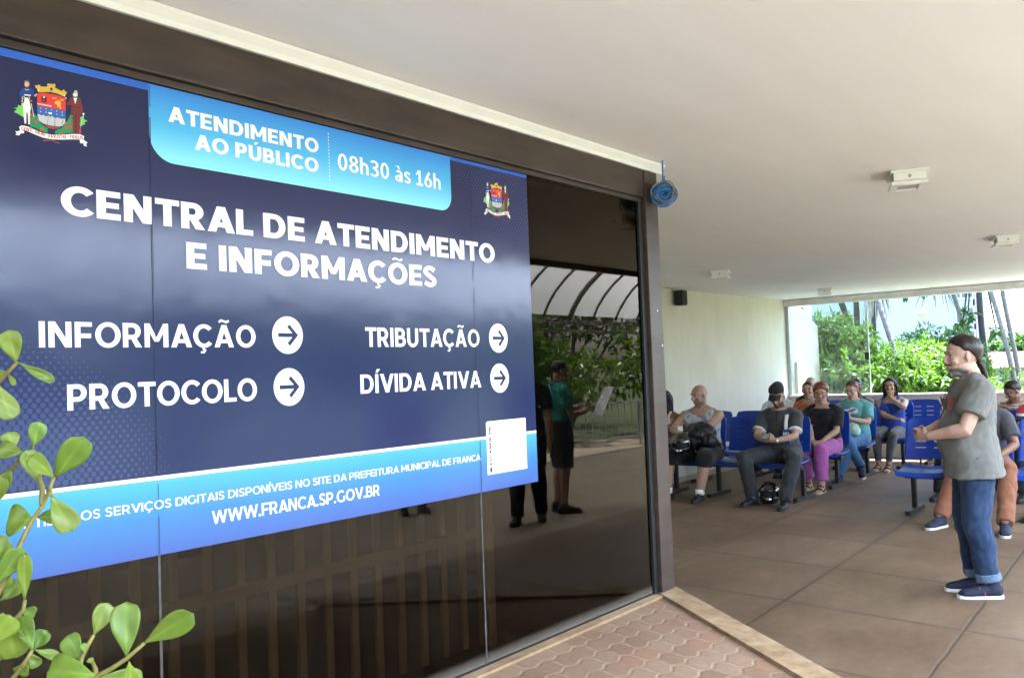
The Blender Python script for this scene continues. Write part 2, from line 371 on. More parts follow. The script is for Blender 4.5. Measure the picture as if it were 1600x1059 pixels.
for x in (-1.388, -.002, 1.386, 2.780): jn.box(x-.0035, x+.0035, GY-.0015, GY+.0065, .424, 2.438)
jn.build('silicone_joint', pm('silicone', (.075, .066, .055), .6, var=.5, scale=30), office)
M_dark = pm('unlit_room_tone', (.035, .032, .03), .9)  # near-black colour stands in for the shade of the unlit room
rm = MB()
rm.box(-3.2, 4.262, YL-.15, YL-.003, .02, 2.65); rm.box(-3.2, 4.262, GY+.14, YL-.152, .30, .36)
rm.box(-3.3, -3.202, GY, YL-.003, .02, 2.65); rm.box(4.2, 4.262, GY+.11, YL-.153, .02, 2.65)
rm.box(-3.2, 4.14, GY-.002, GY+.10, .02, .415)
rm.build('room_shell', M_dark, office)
# pale grille standing behind the tinted glass
gr = thing('barred_screen', 'pale barred metal screen standing inside behind the dark tinted glass', 'screen', (0, GY+.30, 0))
M_gr = pm('screen_cream', (.62, .56, .42), .5)
MB().box(.6, 3.20, -.012, .012, .845, .885).build('rail', M_gr, gr)
MB().box(3.12, 3.17, -.03, .03, .362, 1.35).build('end_post', M_gr, gr)
MB().box(.6, .65, -.03, .03, .362, 1.35).build('end_post', M_gr, gr)
for i in range(19): 
    x = 3.014-.127*i; MB().box(x-.016, x+.016, .014, .03, .37, 1.35).build('bar', M_gr, gr)
# white cornice between glass front and ceiling
cn = MB()
prof = [(GY-.060, CEIL-.004), (GY-.058, CEIL-.014), (GY-.040, CEIL-.034), (GY-.036, CEIL-.051), (GY+.1, CEIL-.051), (GY+.1, CEIL-.004)]
n_ = len(prof); vs = [(x, p[0], p[1]) for x in (-3.2, 4.33) for p in prof]
cn.add(vs, [tuple(range(n_)), tuple(range(2*n_-1, n_-1, -1))]+[(i, i+n_, (i+1) % n_+n_, (i+1) % n_) for i in range(n_)])
tag(cn.build('cornice', M_white), 'white moulded cornice between bronze frame and ceiling', 'cornice')
CREST = [
('leaf',0,[(-93,-11),(-84,-11),(-92,-21),(-83,-23),(-68,-30),(-68,-3),(-72,1),(-77,-2),(-81,1),(-83,-7)]),
('leaf',0,[(79,2),(87,5),(87,-3),(97,-7),(87,-13),(91,-16),(81,-22),(75,-23),(76,-3)]),
('green',1,[(-51,-23),(-42,-15),(-35,-21),(-26,-38),(-9,-47),(-10,-60),(-26,-57),(-42,-51),(-53,-51),(-53,-34)]),
('green',1,[(10,-49),(26,-40),(42,-18),(52,4),(56,-7),(57,-26),(56,-46),(39,-51),(24,-58),(9,-57)]),
('redb',2,[(-44,-31),(-46,-34),(-48,-35),(-51,-35),(-52,-32),(-51,-29),(-48,-28),(-45,-28)]),
('redb',2,[(-34,-36),(-36,-39),(-39,-41),(-41,-40),(-42,-38),(-41,-35),(-38,-33),(-36,-34)]),
('redb',2,[(-47,-18),(-48,-21),(-51,-23),(-54,-22),(-55,-20),(-54,-17),(-51,-15),(-48,-16)]),
('redb',2,[(-20,-51),(-21,-54),(-24,-55),(-27,-55),(-28,-52),(-27,-49),(-24,-48),(-21,-48)]),
('redb',2,[(-26,-27),(-27,-30),(-30,-32),(-33,-31),(-34,-29),(-33,-26),(-30,-24),(-27,-25)]),
('redb',2,[(57,-15),(55,-18),(52,-19),(49,-19),(48,-16),(50,-13),(53,-12),(56,-12)]),
('redb',2,[(44,-35),(43,-38),(40,-39),(37,-39),(35,-36),(37,-33),(40,-32),(43,-32)]),
('redb',2,[(54,-31),(52,-34),(49,-36),(46,-35),(45,-32),(46,-29),(49,-28),(52,-28)]),
('redb',2,[(30,-53),(29,-56),(26,-57),(23,-57),(22,-54),(23,-51),(26,-50),(29,-50)]),
('redb',2,[(40,-24),(39,-27),(36,-28),(33,-28),(32,-25),(33,-22),(36,-21),(39,-21)]),
('dgreen',2,[(-49,-26),(-45,-20),(-38,-20),(-42,-26)]),
('dgreen',2,[(-39,-42),(-34,-41),(-28,-44),(-32,-47)]),
('dgreen',2,[(-22,-57),(-18,-51),(-11,-51),(-15,-57)]),
('dgreen',2,[(11,-53),(16,-47),(22,-47),(18,-53)]),
('dgreen',2,[(26,-43),(31,-42),(38,-45),(33,-48)]),
('dgreen',2,[(40,-24),(45,-18),(52,-18),(47,-24)]),
('dgreen',2,[(48,-5),(53,1),(60,1),(55,-5)]),
('dgreen',2,[(-51,-47),(-47,-41),(-40,-42),(-44,-47)]),
('dgreen',2,[(-37,-41),(-32,-35),(-26,-35),(-30,-41)]),
('brown',2,[(-20,-35),(-9,-39),(17,-38),(28,-32),(21,-41),(7,-46),(-9,-46)]),
('silver',3,[(-35,-14),(37,-11),(36,-23),(28,-34),(15,-37),(-6,-38),(-22,-36),(-31,-30)]),
('blue',4,[(-35,7),(38,10),(37,-13),(25,-15),(17,-13),(10,-17),(2,-12),(-1,-16),(-7,-13),(-13,-17),(-20,-13),(-25,-17),(-33,-13),(-35,-16)]),
('red',4,[(-34,39),(-22,43),(3,46),(26,45),(38,42),(38,9),(-35,6)]),
('dark',3,[(-32,40),(-15,47),(7,50),(26,49),(37,43),(26,45),(3,46),(-23,43)]),
('silver',5,[(-35,14),(1,15),(1,11),(-35,11)]),
('dark',5,[(-24,34),(-11,35),(-11,20),(-24,19)]),
('silver',6,[(-15,33),(-15,31),(-18,30),(-20,30),(-20,32),(-20,35),(-17,36),(-15,35)]),
('red',6,[(-21,25),(-15,25),(-15,23),(-21,23)]),
('gold',5,[(10,27),(18,33),(26,30),(25,22),(26,11),(22,11),(21,18),(17,12),(16,20),(10,22)]),
('gold',5,[(3,37),(16,38),(14,35),(5,35)]),
('gold',5,[(23,38),(34,37),(32,34),(25,34)]),
('gold',5,[(-29,1),(-26,4),(-24,2),(-27,0)]),
('gold',5,[(-15,3),(-12,6),(-10,4),(-13,1)]),
('gold',5,[(-1,3),(1,6),(3,4),(1,1)]),
('gold',5,[(13,3),(15,6),(17,4),(15,1)]),
('gold',5,[(26,3),(29,5),(31,4),(29,1)]),
('gold',5,[(-29,-7),(-27,-4),(-24,-6),(-27,-9)]),
('gold',5,[(-15,-6),(-13,-3),(-10,-5),(-13,-8)]),
('gold',5,[(13,-6),(15,-3),(17,-5),(15,-7)]),
('gold',5,[(26,-5),(29,-2),(31,-4),(28,-7)]),
('white',5,[(-7,-4),(2,-3),(2,-8),(-6,-9)]),
('line',5,[(-8,-18),(-7,-18),(-10,-38),(-11,-37)]),
('line',5,[(9,-17),(10,-17),(10,-38),(8,-38)]),
('line',5,[(30,-18),(32,-18),(27,-31),(26,-30)]),
('gold',4,[(-40,60),(-35,60),(-30,63),(-26,63),(-26,59),(-8,63),(-9,70),(-4,73),(-2,71),(2,73),(5,72),(8,75),(13,73),(11,65),(29,59),(32,64),(36,64),(38,60),(43,60),(39,52),(36,46),(19,50),(0,51),(-19,46),(-32,43),(-34,52),(-38,53)]),
('dark',5,[(-2,60),(2,63),(5,61),(4,55),(0,54)]),
('white',5,[(-34,53),(-30,48),(-31,46),(-33,47)]),
('white',5,[(33,49),(37,51),(36,46)]),
('skin',3,[(-66,65),(-61,68),(-55,68),(-53,62),(-55,54),(-60,50),(-65,52)]),
('hair',4,[(-66,64),(-61,69),(-54,69),(-53,63),(-55,61),(-57,65),(-63,64),(-66,57),(-67,57)]),
('coat',3,[(-73,43),(-64,48),(-53,51),(-44,46),(-42,36),(-38,33),(-43,28),(-50,32),(-52,26),(-67,23),(-71,28),(-73,9),(-75,8),(-76,21),(-79,30)]),
('white',4,[(-67,30),(-50,32),(-51,29),(-66,27)]),
('white',3,[(-73,25),(-71,24),(-71,9),(-74,8)]),
('white',3,[(-64,22),(-58,23),(-54,15),(-51,0),(-53,-17),(-54,-45),(-58,-46),(-59,-19),(-62,-15),(-63,-44),(-67,-46),(-70,-13),(-70,4)]),
('gold',5,[(-69,26),(-65,23),(-66,14),(-68,15)]),
('gold',5,[(-56,27),(-53,25),(-54,15),(-56,20)]),
('gold',5,[(-65,44),(-55,45),(-55,43),(-65,41)]),
('skin',4,[(-74,6),(-70,7),(-70,-1),(-74,-2)]),
('skin',4,[(-42,33),(-36,39),(-35,36),(-39,29)]),
('silver',4,[(-51,10),(-49,10),(-43,-25),(-45,-25)]),
('redb',4,[(-53,19),(-47,19),(-48,15),(-52,13)]),
('skin',3,[(59,66),(65,70),(70,69),(71,61),(67,56),(61,56)]),
('hairw',4,[(58,58),(62,61),(70,62),(71,56),(65,52),(59,53)]),
('dark',4,[(59,66),(63,70),(62,64),(58,60)]),
('dgreen',4,[(59,52),(71,54),(70,50),(60,48)]),
('white',4,[(60,48),(69,50),(64,32)]),
('maroon',3,[(49,45),(60,51),(70,53),(79,51),(84,28),(84,10),(80,7),(76,7),(77,-11),(72,-44),(64,-46),(64,-21),(63,-47),(56,-47),(57,3),(52,4),(54,28),(41,25),(40,31),(47,36)]),
('mdark',4,[(54,24),(78,26),(78,24),(54,22)]),
('mdark',4,[(64,4),(66,4),(65,-44),(64,-45)]),
('skin',4,[(37,44),(41,46),(40,39)]),
('white',4,[(83,12),(89,13),(87,7),(83,7)]),
('silver',4,[(85,7),(87,7),(78,-26),(76,-27)]),
('redb',4,[(75,-29),(78,-27),(78,-45),(73,-46)]),
('white',6,[(-81,-57),(-75,-52),(-60,-52),(-42,-57),(-21,-62),(1,-62),(28,-57),(55,-50),(74,-47),(86,-50),(84,-62),(70,-62),(51,-65),(28,-70),(1,-74),(-21,-74),(-43,-69),(-61,-64),(-72,-64),(-78,-67)]),
('white',5,[(-69,-65),(-69,-71),(-77,-73),(-81,-79),(-90,-79),(-87,-74),(-91,-70),(-82,-68),(-78,-64)]),
('white',5,[(74,-61),(84,-60),(95,-66),(91,-70),(93,-77),(85,-76),(84,-70),(75,-71)]),
('brown',2,[(-24,-81),(-10,-76),(5,-76),(20,-80),(23,-82),(16,-82),(1,-78),(-10,-80),(-19,-83)]),
]
MOTTO = [('GENTI', (-76, -60), (-49, -60)), ('MEAE', (-41, -62), (-16, -65)), ('PAVLISTAE', (-8, -68), (38, -61)), ('FIDELIS', (48, -59), (82, -55))]
# ---------------------------------------------------------------- bold sans lettering drawn as flat strokes
def stroke_poly(path, t, closed=False):
    """thick polyline -> list of quads sharing mitred corners"""
    P = [np.array(p, float) for p in path]; n = len(P); L, Rr = [], []
    for i in range(n):
        a = P[i-1] if i or closed else None; b = P[(i+1) % n] if i < n-1 or closed else None
        d1 = (P[i]-a)/np.linalg.norm(P[i]-a) if a is not None else None; d2 = (b-P[i])/np.linalg.norm(b-P[i]) if b is not None else None
        if d1 is None: d1 = d2
        if d2 is None: d2 = d1
        n1 = np.array([-d1[1], d1[0]]); n2 = np.array([-d2[1], d2[0]]); m = n1+n2; m /= np.linalg.norm(m); k = t/2/max(.5, m.dot(n1))
        L.append(P[i]+m*k); Rr.append(P[i]-m*k)
    q = range(n if closed else n-1)
    return [[tuple(Rr[i]), tuple(Rr[(i+1) % n]), tuple(L[(i+1) % n]), tuple(L[i])] for i in q]
def arc_pts(cx, cy, rx, ry, a0, a1, n=14): return [(cx+rx*math.cos(R(a0+(a1-a0)*i/n)), cy+ry*math.sin(R(a0+(a1-a0)*i/n))) for i in range(n+1)]
def ring(cx, cy, rx, ry, t, a0=0, a1=360, n=28, ty=None):
    """elliptical band, outer radii rx, ry"""
    ty = ty or t; o = arc_pts(cx, cy, rx, ry, a0, a1, n); i_ = arc_pts(cx, cy, rx-t, ry-ty, a0, a1, n)
    return [[i_[k], o[k], o[k+1], i_[k+1]] for k in range(n)]
def bar(x0, x1, y0, y1): return [[(x0, y0), (x1, y0), (x1, y1), (x0, y1)]]
def dia(xa, xb, w, y0=0, y1=1): return [[(xa, y0), (xa+w, y0), (xb+w, y1), (xb, y1)]]
def glyph(c, t):
    """strokes of one letter, cap height 1, stem t; returns (polygons, width)"""
    h = t*.84; acc = None; ced = False
    base = {'Ã': ('A', '~'), 'Õ': ('O', '~'), 'Ú': ('U', "'"), 'Í': ('I', "'"), 'Ç': ('C', ','), 'à': ('a', '`')}.get(c)
    if base: c, acc = base
    g = []
    if c == 'I': g, w = bar(0, t, 0, 1), t
    elif c == 'L': w = .60; g = bar(0, t, 0, 1)+bar(t, w, 0, h)
    elif c == 'T': w = .74; g = bar(0, w, 1-h, 1)+bar((w-t)/2, (w+t)/2, 0, 1-h)
    elif c == 'E': w = .66; g = bar(0, t, 0, 1)+bar(t, w, 0, h)+bar(t, w, 1-h, 1)+bar(t, w*.93, .5-h*.46, .5+h*.46)
    elif c == 'F': w = .64; g = bar(0, t, 0, 1)+bar(t, w, 1-h, 1)+bar(t, w*.94, .46-h*.5, .46+h*.5)
    elif c == 'N': w = .82; g = bar(0, t, 0, 1)+bar(w-t, w, 0, 1)+dia(w-t*1.12, 0, t*1.12)
    elif c == 'M': w = 1.0; g = bar(0, t, 0, 1)+bar(w-t, w, 0, 1)+[[(0, 1), (w/2-t*.42, .24), (w/2+t*.42, .24), (t*1.0, 1)], [(w, 1), (w-t*1.0, 1), (w/2-t*.42, .24), (w/2+t*.42, .24)]]
    elif c in 'AV':
        w = .92; k = t*1.12; f = (lambda y: y) if c == 'A' else (lambda y: 1-y)
        g = [[(0, f(0)), (k*.98, f(0)), (w/2+k*.49, f(1)), (w/2-k*.49, f(1))], [(w-k*.98, f(0)), (w, f(0)), (w/2+k*.49, f(1)), (w/2-k*.49, f(1))]]
        if c == 'A': g += bar(w*.24, w*.76, .19, .19+h*.9)
    elif c == 'W':
        w = 1.32; k = t*1.04; q = w/2
        for x0 in (0, q): g += [[(x0, 1), (x0+k, 1), (x0+q/2+k*.45, 0), (x0+q/2-k*.45, 0)], [(x0+q-k*.0-.0, 1), (x0+q/2+k*.45, 0), (x0+q/2-k*.45, 0), (x0+q-k, 1)]]
        g = [[(0, 1), (k, 1), (.36+k*.4, 0), (.36-k*.5, 0)], [(.36-k*.5, 0), (.36+k*.4, 0), (q+k*.5, 1), (q-k*.5, 1)], [(q-k*.5, 1), (q+k*.5, 1), (w-.36+k*.5, 0), (w-.36-k*.4, 0)], [(w-.36-k*.4, 0), (w-.36+k*.5, 0), (w, 1), (w-k, 1)]]
    elif c == 'O': w = .98; g = ring(w/2, .5, w/2, .52, t, ty=h)
    elif c in 'CG':
        w = .86; g = ring(.49, .5, .49, .52, t, 42, 318, ty=h)
        if c == 'G': w = .92; g = ring(.49, .5, .49, .52, t, 45, 300, ty=h)+bar(w-t, w-.01, .11, .50)+[[(.60, .03), (w-.01, .11), (w-.01-t, .18), (.58, h)]]
    elif c == 'D': w = .84; g = bar(0, t, 0, 1)+bar(t, .40, 0, h)+bar(t, .40, 1-h, 1)+ring(.40, .5, w-.40, .5, t, -90, 90, ty=h)
    elif c == 'U': w = .80; g = bar(0, t, .38, 1)+bar(w-t, w, .38, 1)+ring(w/2, .38, w/2, .40, t, 180, 360, ty=h)
    elif c in 'PR':
        w = .72; g = bar(0, t, 0, 1)+bar(t, .38, 1-h, 1)+bar(t, .38, .33, .33+h)+ring(.38, .665, w-.38, .335, t, -90, 90, ty=h)
        if c == 'R': w = .76; g += [[(w-.01-t*1.15, 0), (w, 0), (.52, .40), (.52-t*1.05, .40)]]
    elif c == 'B':
        w = .74; g = bar(0, t, 0, 1)+bar(t, .38, 1-h, 1)+bar(t, .42, .5-h*.46, .5+h*.46)+bar(t, .42, 0, h)+ring(.38, .5+.25-h*.23, .31, .25+h*.23, t, -90, 90, ty=h*.92)+ring(.42, .25+h*.23, .32, .25+h*.23, t, -90, 90, ty=h*.92)
    elif c == 'S':
        w = .68; path = [(.60, .80)]+arc_pts(.345, .735, .235, .265-h/2+.02, 50, 250, 10)+arc_pts(.345, .265, .24, .265-h/2+.02, 70, -130, 10)+[(.06, .19)]
        g = stroke_poly(path, h*1.04)
    elif c == 'Z': w = .68; g = bar(0, w, 1-h, 1)+bar(0, w, 0, h)+dia(0, w-t*1.2, t*1.2, h, 1-h)
    elif c == '0': w = .62; g = ring(w/2, .5, w/2, .51, t, ty=h)
    elif c == '1': w = .52; g = bar(.18, .18+t, 0, 1)+[[(0, .76), (.0, .62), (.19, .78), (.18, 1)]]+bar(.0, .52, 0, h)
    elif c == '3': w = .60; g = ring(.27, .74, .31, .27, t, -90, 150, ty=h*.9)+ring(.27, .265, .33, .275, t, -150, 90, ty=h*.9)+bar(.16, .30, .47, .47+h*.85)
    elif c == '6': w = .62; g = ring(.31, .31, .31, .32, t, ty=h*.9)+stroke_poly([(.10, .36), (.20, .62), (.42, .99)], t)
    elif c == '8': w = .62; g = ring(.31, .745, .28, .265, t*.95, ty=h*.85)+ring(.31, .27, .31, .28, t, ty=h*.9)
    elif c == 'h': w = .58; g = bar(0, t, 0, 1.04)+ring(.29, .43, .29, .30, t, 0, 180, ty=h)+bar(w-t, w, 0, .43)
    elif c == 'a': w = .56; g = bar(w-t, w, 0, .46)+ring(.28, .44, .28, .29, t, 0, 140, ty=h*.9)+ring(.24, .20, .24, .21, t, 0, 360, ty=h*.8)+bar(.22, w-t, .33, .33+h*.7)
    elif c == 's': w = .48; g = [[(x*.72, y*.73) for x, y in q] for q in glyph('S', t*1.3)[0]]
    elif c == '.': w = t; g = bar(0, t, 0, t)
    elif c == '-': w = .36; g = bar(0, w, .38, .38+h)
    else: w = .30
    top = 1 if c != 'a' else .70
    if acc == '~': g += stroke_poly([(w/2-.24, top+.13), (w/2-.13, top+.21), (w/2, top+.17), (w/2+.13, top+.13), (w/2+.24, top+.21)], .095)
    elif acc == "'": g += [[(w/2-.07, top+.08), (w/2+.06, top+.08), (w/2+.24, top+.27), (w/2+.03, top+.27)]]
    elif acc == '`': g += [[(w/2+.10, top+.08), (w/2-.02, top+.08), (w/2-.20, top+.30), (w/2+.02, top+.30)]]
    elif acc == ',': g += stroke_poly([(w/2+.02, .02), (w/2+.02, -.07), (w/2+.10, -.13), (w/2+.04, -.22), (w/2-.10, -.22)], .085)
    return g, w
def word_polys(s, t, track=.10, space=.32):
    out = []; x = 0
    for c in s:
        if c == ' ': x += space; continue
        g, w = glyph(c, t)
        out.append([[(x+p[0], p[1]) for p in q] for q in g])
        x += w+track*({'A': .55, 'T': .55, 'V': .5, 'W': .6, 'O': .75, 'C': .75, 'L': .6}.get(c, 1))
    return out, x-track
def lettering(s, t, P, layer, name, mat, parent, track=.10, space=.32):
    polys, W = word_polys(s, t, track, space); v, f = [], []; y0 = GY-.0022-layer*.0007
    for g in polys:
        for k, q in enumerate(g):
            b = len(v)
            for p in q: x, z = P(p[0]/W, p[1]); v.append((x, y0-.000012*k, z))
            ar = sum(q[i][0]*q[(i+1) % 4][1]-q[(i+1) % 4][0]*q[i][1] for i in range(4))
            f.append((b, b+1, b+2, b+3) if ar > 0 else (b+3, b+2, b+1, b))
    me = bpy.data.meshes.new(name); me.from_pydata(v, [], f); me.update(); return link_mesh(name, me, mat, parent)
LEAVES = [
([0.791,1.861,1.629],[0.772,1.852,1.69],0.0375,-0.32),
([0.787,1.843,1.628],[0.838,1.808,1.589],0.0186,0.1),
([0.793,1.905,1.612],[0.77,1.92,1.6],0.0254,-0.08),
([0.8,1.919,1.609],[0.808,1.91,1.585],0.0103,-0.41),
([0.751,1.845,1.587],[0.771,1.843,1.519],0.0366,-0.46),
([0.818,1.86,1.462],[0.825,1.842,1.509],0.0303,0.02),
([0.768,1.786,1.458],[0.737,1.82,1.467],0.0312,0.1),
([0.821,1.948,1.455],[0.815,1.963,1.49],0.0312,0.55),
([0.803,1.791,1.392],[0.779,1.8,1.461],0.0318,0.18),
([0.791,1.713,1.411],[0.768,1.754,1.452],0.0307,-0.25),
([0.805,1.742,1.409],[0.824,1.666,1.471],0.0457,0.57),
([0.794,1.893,1.421],[0.773,1.91,1.38],0.0278,-0.22),
([0.781,1.705,1.379],[0.816,1.698,1.312],0.0422,0.1),
([0.774,1.763,1.334],[0.741,1.803,1.334],0.0548,0.33),
([0.817,1.846,1.325],[0.838,1.796,1.328],0.0275,0.25),
([0.701,1.767,1.281],[0.721,1.735,1.297],0.0414,-0.49),
([0.704,1.744,1.234],[0.733,1.716,1.292],0.0365,0.52),
([0.746,1.738,1.194],[0.737,1.716,1.282],0.0232,0.16),
([0.738,1.839,1.201],[0.751,1.814,1.225],0.024,0.29),
([0.743,1.834,1.182],[0.771,1.81,1.214],0.0288,-0.34),
([0.696,1.71,1.186],[0.721,1.717,1.094],0.0471,0.19),
([0.667,1.705,1.134],[0.695,1.68,1.189],0.0485,0.38),
([0.783,1.831,1.158],[0.796,1.814,1.144],0.0269,0.31),
([0.736,1.687,1.115],[0.731,1.717,1.172],0.0305,-0.48),
([0.756,1.732,1.103],[0.775,1.722,1.135],0.0279,-0.13),
([0.744,1.7,1.112],[0.773,1.662,1.099],0.016,-0.42),
([0.745,1.723,1.085],[0.734,1.745,1.062],0.0253,-0.25),
([0.76,1.75,1.094],[0.77,1.751,1.065],0.0211,-0.27),
([0.817,1.629,1.13],[0.833,1.61,1.183],0.0322,-0.12),
([0.832,1.544,1.102],[0.833,1.548,1.194],0.046,-0.36),
([0.851,1.518,1.124],[0.892,1.425,1.181],0.0404,0.3),
([0.769,1.533,1.089],[0.719,1.622,1.096],0.0562,0.08),
([0.796,1.636,1.091],[0.787,1.668,1.131],0.0342,-0.35),
([0.819,1.513,1.101],[0.832,1.524,1.04],0.0297,-0.4),
([0.829,1.642,1.049],[0.895,1.603,1.031],0.0372,0.15),
([0.803,1.604,1.087],[0.798,1.611,1.096],0.0102,0.56),
([0.793,1.615,1.105],[0.794,1.619,1.123],0.0113,0.35),
([0.765,1.911,1.351],[0.763,1.881,1.408],0.0375,-0.16),
([0.707,1.771,1.081],[0.709,1.744,1.13],0.023,-0.37),
([0.764,1.587,1.042],[0.732,1.611,1.063],0.033,0.43),
([0.785,1.607,1.037],[0.807,1.56,1.034],0.0336,-0.24),
]
STEMS = [[[0.798,1.728,1.411],[0.792,1.737,1.384],[0.785,1.748,1.358],[0.774,1.763,1.334],[0.759,1.76,1.311],[0.744,1.758,1.284],[0.728,1.758,1.244],[0.719,1.796,1.195],[0.714,1.877,1.097]],[[0.788,1.719,1.378],[0.792,1.737,1.386]],[[0.851,1.518,1.124],[0.832,1.544,1.098],[0.816,1.565,1.082],[0.799,1.588,1.068],[0.785,1.606,1.049],[0.775,1.645,1.005]],[[0.817,1.629,1.13],[0.807,1.632,1.113],[0.797,1.634,1.095],[0.786,1.626,1.072],[0.778,1.639,1.028]],[[0.792,1.86,1.629],[0.787,1.89,1.611],[0.776,1.929,1.583],[0.754,2.031,1.487]],[[0.781,1.816,1.456],[0.788,1.854,1.435],[0.794,1.893,1.421],[0.791,1.943,1.403],[0.755,2.038,1.345]],[[0.753,1.753,1.191],[0.751,1.756,1.173],[0.742,1.768,1.157],[0.731,1.807,1.127],[0.707,1.888,1.062]],[[0.742,1.702,1.111],[0.736,1.711,1.094],[0.729,1.745,1.061],[0.719,1.783,1.018]],[[0.812,1.845,1.463],[0.795,1.822,1.438],[0.799,1.795,1.408],[0.791,1.761,1.392],[0.784,1.748,1.36]],[[0.802,1.605,1.09],[0.802,1.595,1.078],[0.799,1.588,1.068]]]
# ---------------------------------------------------------------- the service sign on the glass
def print_mat(name, col, rough=.10, grad=None):
    if name in _mc: return _mc[name]
    m, t, b = nt(name); c = t.nodes.new('ShaderNodeTexCoord')
    if grad:                                         # printed colour gradient, top to bottom
        s = t.nodes.new('ShaderNodeSeparateXYZ'); t.links.new(c.outputs['Object'], s.inputs[0])
        z0, z1, stops = grad
        f = math_n(t, 'DIVIDE', math_n(t, 'SUBTRACT', s.outputs[2], z0), z1-z0, True)
        t.links.new(ramp(t, f, stops), b.inputs['Base Color'])
    else: b.inputs['Base Color'].default_value = (*col, 1)
    b.inputs['Roughness'].default_value = rough; b.inputs['Specular IOR Level'].default_value = .42
    w = noise_t(t, c.outputs['Object'], 2.2, 3); w2 = noise_t(t, c.outputs['Object'], 260, 2)
    bump(t, b, math_n(t, 'ADD', w, math_n(t, 'MULTIPLY', w2, .012)), .10, .03)
    _mc[name] = m; return m
M_navy = print_mat('navy_vinyl', (.019, .025, .088), .13)
M_wvin = print_mat('white_vinyl', (.84, .85, .86), .28)
M_strip = print_mat('royal_blue_vinyl', (.05, .15, .68), .16)
M_tab = print_mat('sky_blue_vinyl', (.3, .6, .8), .18, (2.217, 2.45, [(0, (.32, .80, .92)), (.45, (.12, .48, .86)), (1, (.06, .24, .80))]))
M_band = print_mat('band_blue_vinyl', (.2, .5, .8), .2, (1.10, 1.312, [(0, (.045, .095, .35)), (.5, (.045, .175, .42)), (.92, (.08, .34, .52)), (1, (.10, .38, .55))]))
M_dot = print_mat('dot_blue_vinyl', (.038, .05, .155), .13)
sg = thing('service_sign', 'large navy and light blue service sign with white lettering stuck to the dark glass', 'sign', (0, 0, 0))
SX0, SX1, SZ0, SZ1 = .70, 3.162, 1.10, 2.45
def flat(poly, layer, name, mat, parent=sg, th=.0006):
    y = GY-.0022-layer*.0007
    return MB().prism(poly, y, y+th).build(name, mat, parent)
rect = lambda x0, x1, z0, z1: [(x0, z0), (x1, z0), (x1, z1), (x0, z1)]
MB().box(SX0, SX1, GY-.0022, GY-.0004, SZ0, SZ1-.012).build('panel', M_navy, sg)
flat(rect(SX0, 1.3835, 2.417, SZ1-.0125), 1, 'top_strip', M_strip); flat(rect(2.6635, SX1-.001, 2.424, SZ1-.0125), 1, 'top_strip', M_strip)
tab = [(1.384, 2.437), (1.384, 2.29)]
for i in range(1, 11): a = math.pi+i*math.pi/20; tab.append((1.384+.078+.078*math.cos(a), 2.295+.078*math.sin(a)))
for i in range(0, 11): a = 1.5*math.pi+i*math.pi/20; tab.append((2.663-.06+.06*math.cos(a), 2.277+.06*math.sin(a)))
tab.append((2.663, 2.437)); flat(tab, 1, 'hours_tab', M_tab)
flat(rect(SX0, SX1-.001, 1.101, 1.3095), 1, 'footer_band', M_band)
flat(rect(SX0, SX1-.001, 1.310, 1.321), 1, 'footer_line', M_wvin)
ds = MB()
for i in range(15):
    z = 2.2535+i*.0112; ds.prism(rect(2.0425, 2.0455, z, z+.0056), GY-.0036, GY-.003)
ds.build('dashed_rule', M_wvin, sg)
dt = MB()
def disc(cx, cz, r, n=10): return [(cx+r*math.cos(2*math.pi*k/n), cz+r*math.sin(2*math.pi*k/n)) for k in range(n)]
for i in range(36):
    for j in range(34):
        x = .72+i*.0215+(j % 2)*.01075; z = 1.333+j*.0135
        f = 1.12-((x-.80)/.62)**2*.9-((z-1.33)/.40)**2*.9
        if f > .22: dt.prism(disc(x, z, min(.0088, .0092*min(1, f+.05))), GY-.0029, GY-.0023)
for i in range(26):
    for j in range(26):
        x = 2.70+i*.0185+(j % 2)*.00925; z = 2.415-j*.0122
        f = 1.05-((3.16-x)/.50)**2*.8-((2.42-z)/.36)**2*.9
        if f > .2 and x < 3.155: dt.prism(disc(x, z, min(.0072, .0066*min(1, f+.1))), GY-.0029, GY-.0023)
dt.build('halftone_dots', M_dot, sg)
TEXTS = [  # words, stem, x0, x1, baseline, cap top, name, tracking
 ('ATENDIMENTO', .25, 1.444, 1.998, 2.339, 2.386, 'hours_lettering', .10), ('AO PÚBLICO', .25, 1.529, 1.995, 2.272, 2.319, 'hours_lettering', .10),
 ('08h30 às 16h', .185, 2.082, 2.603, 2.296, 2.355, 'hours_lettering', .10),
 ('CENTRAL DE ATENDIMENTO', .255, 1.130, 2.918, 2.032, 2.110, 'heading_lettering', .09), ('E INFORMAÇÕES', .255, 1.492, 2.558, 1.914, 1.992, 'heading_lettering', .09),
 ('INFORMAÇÃO', .21, 1.068, 1.723, 1.683, 1.750, 'service_lettering', .12), ('PROTOCOLO', .21, 1.137, 1.723, 1.518, 1.586, 'service_lettering', .10),
 ('TRIBUTAÇÃO', .21, 2.184, 2.800, 1.684, 1.753, 'service_lettering', .12), ('DÍVIDA ATIVA', .21, 2.154, 2.799, 1.5205, 1.587, 'service_lettering', .12),
 ('UTILIZE OS SERVIÇOS DIGITAIS DISPONÍVEIS NO SITE DA PREFEITURA MUNICIPAL DE FRANCA', .17, 1.020, 2.781, 1.2295, 1.2535, 'footer_lettering', .12),
 ('WWW.FRANCA.SP.GOV.BR', .19, 1.555, 2.228, 1.160, 1.1985, 'footer_lettering', .10)]
for s, w, x0, x1, z0, z1, nm, tr in TEXTS:
    lettering(s, w, lambda u, v, x0=x0, x1=x1, z0=z0, z1=z1: (x0+u*(x1-x0), z0+v*(z1-z0)), 2, nm, M_wvin, sg, tr)
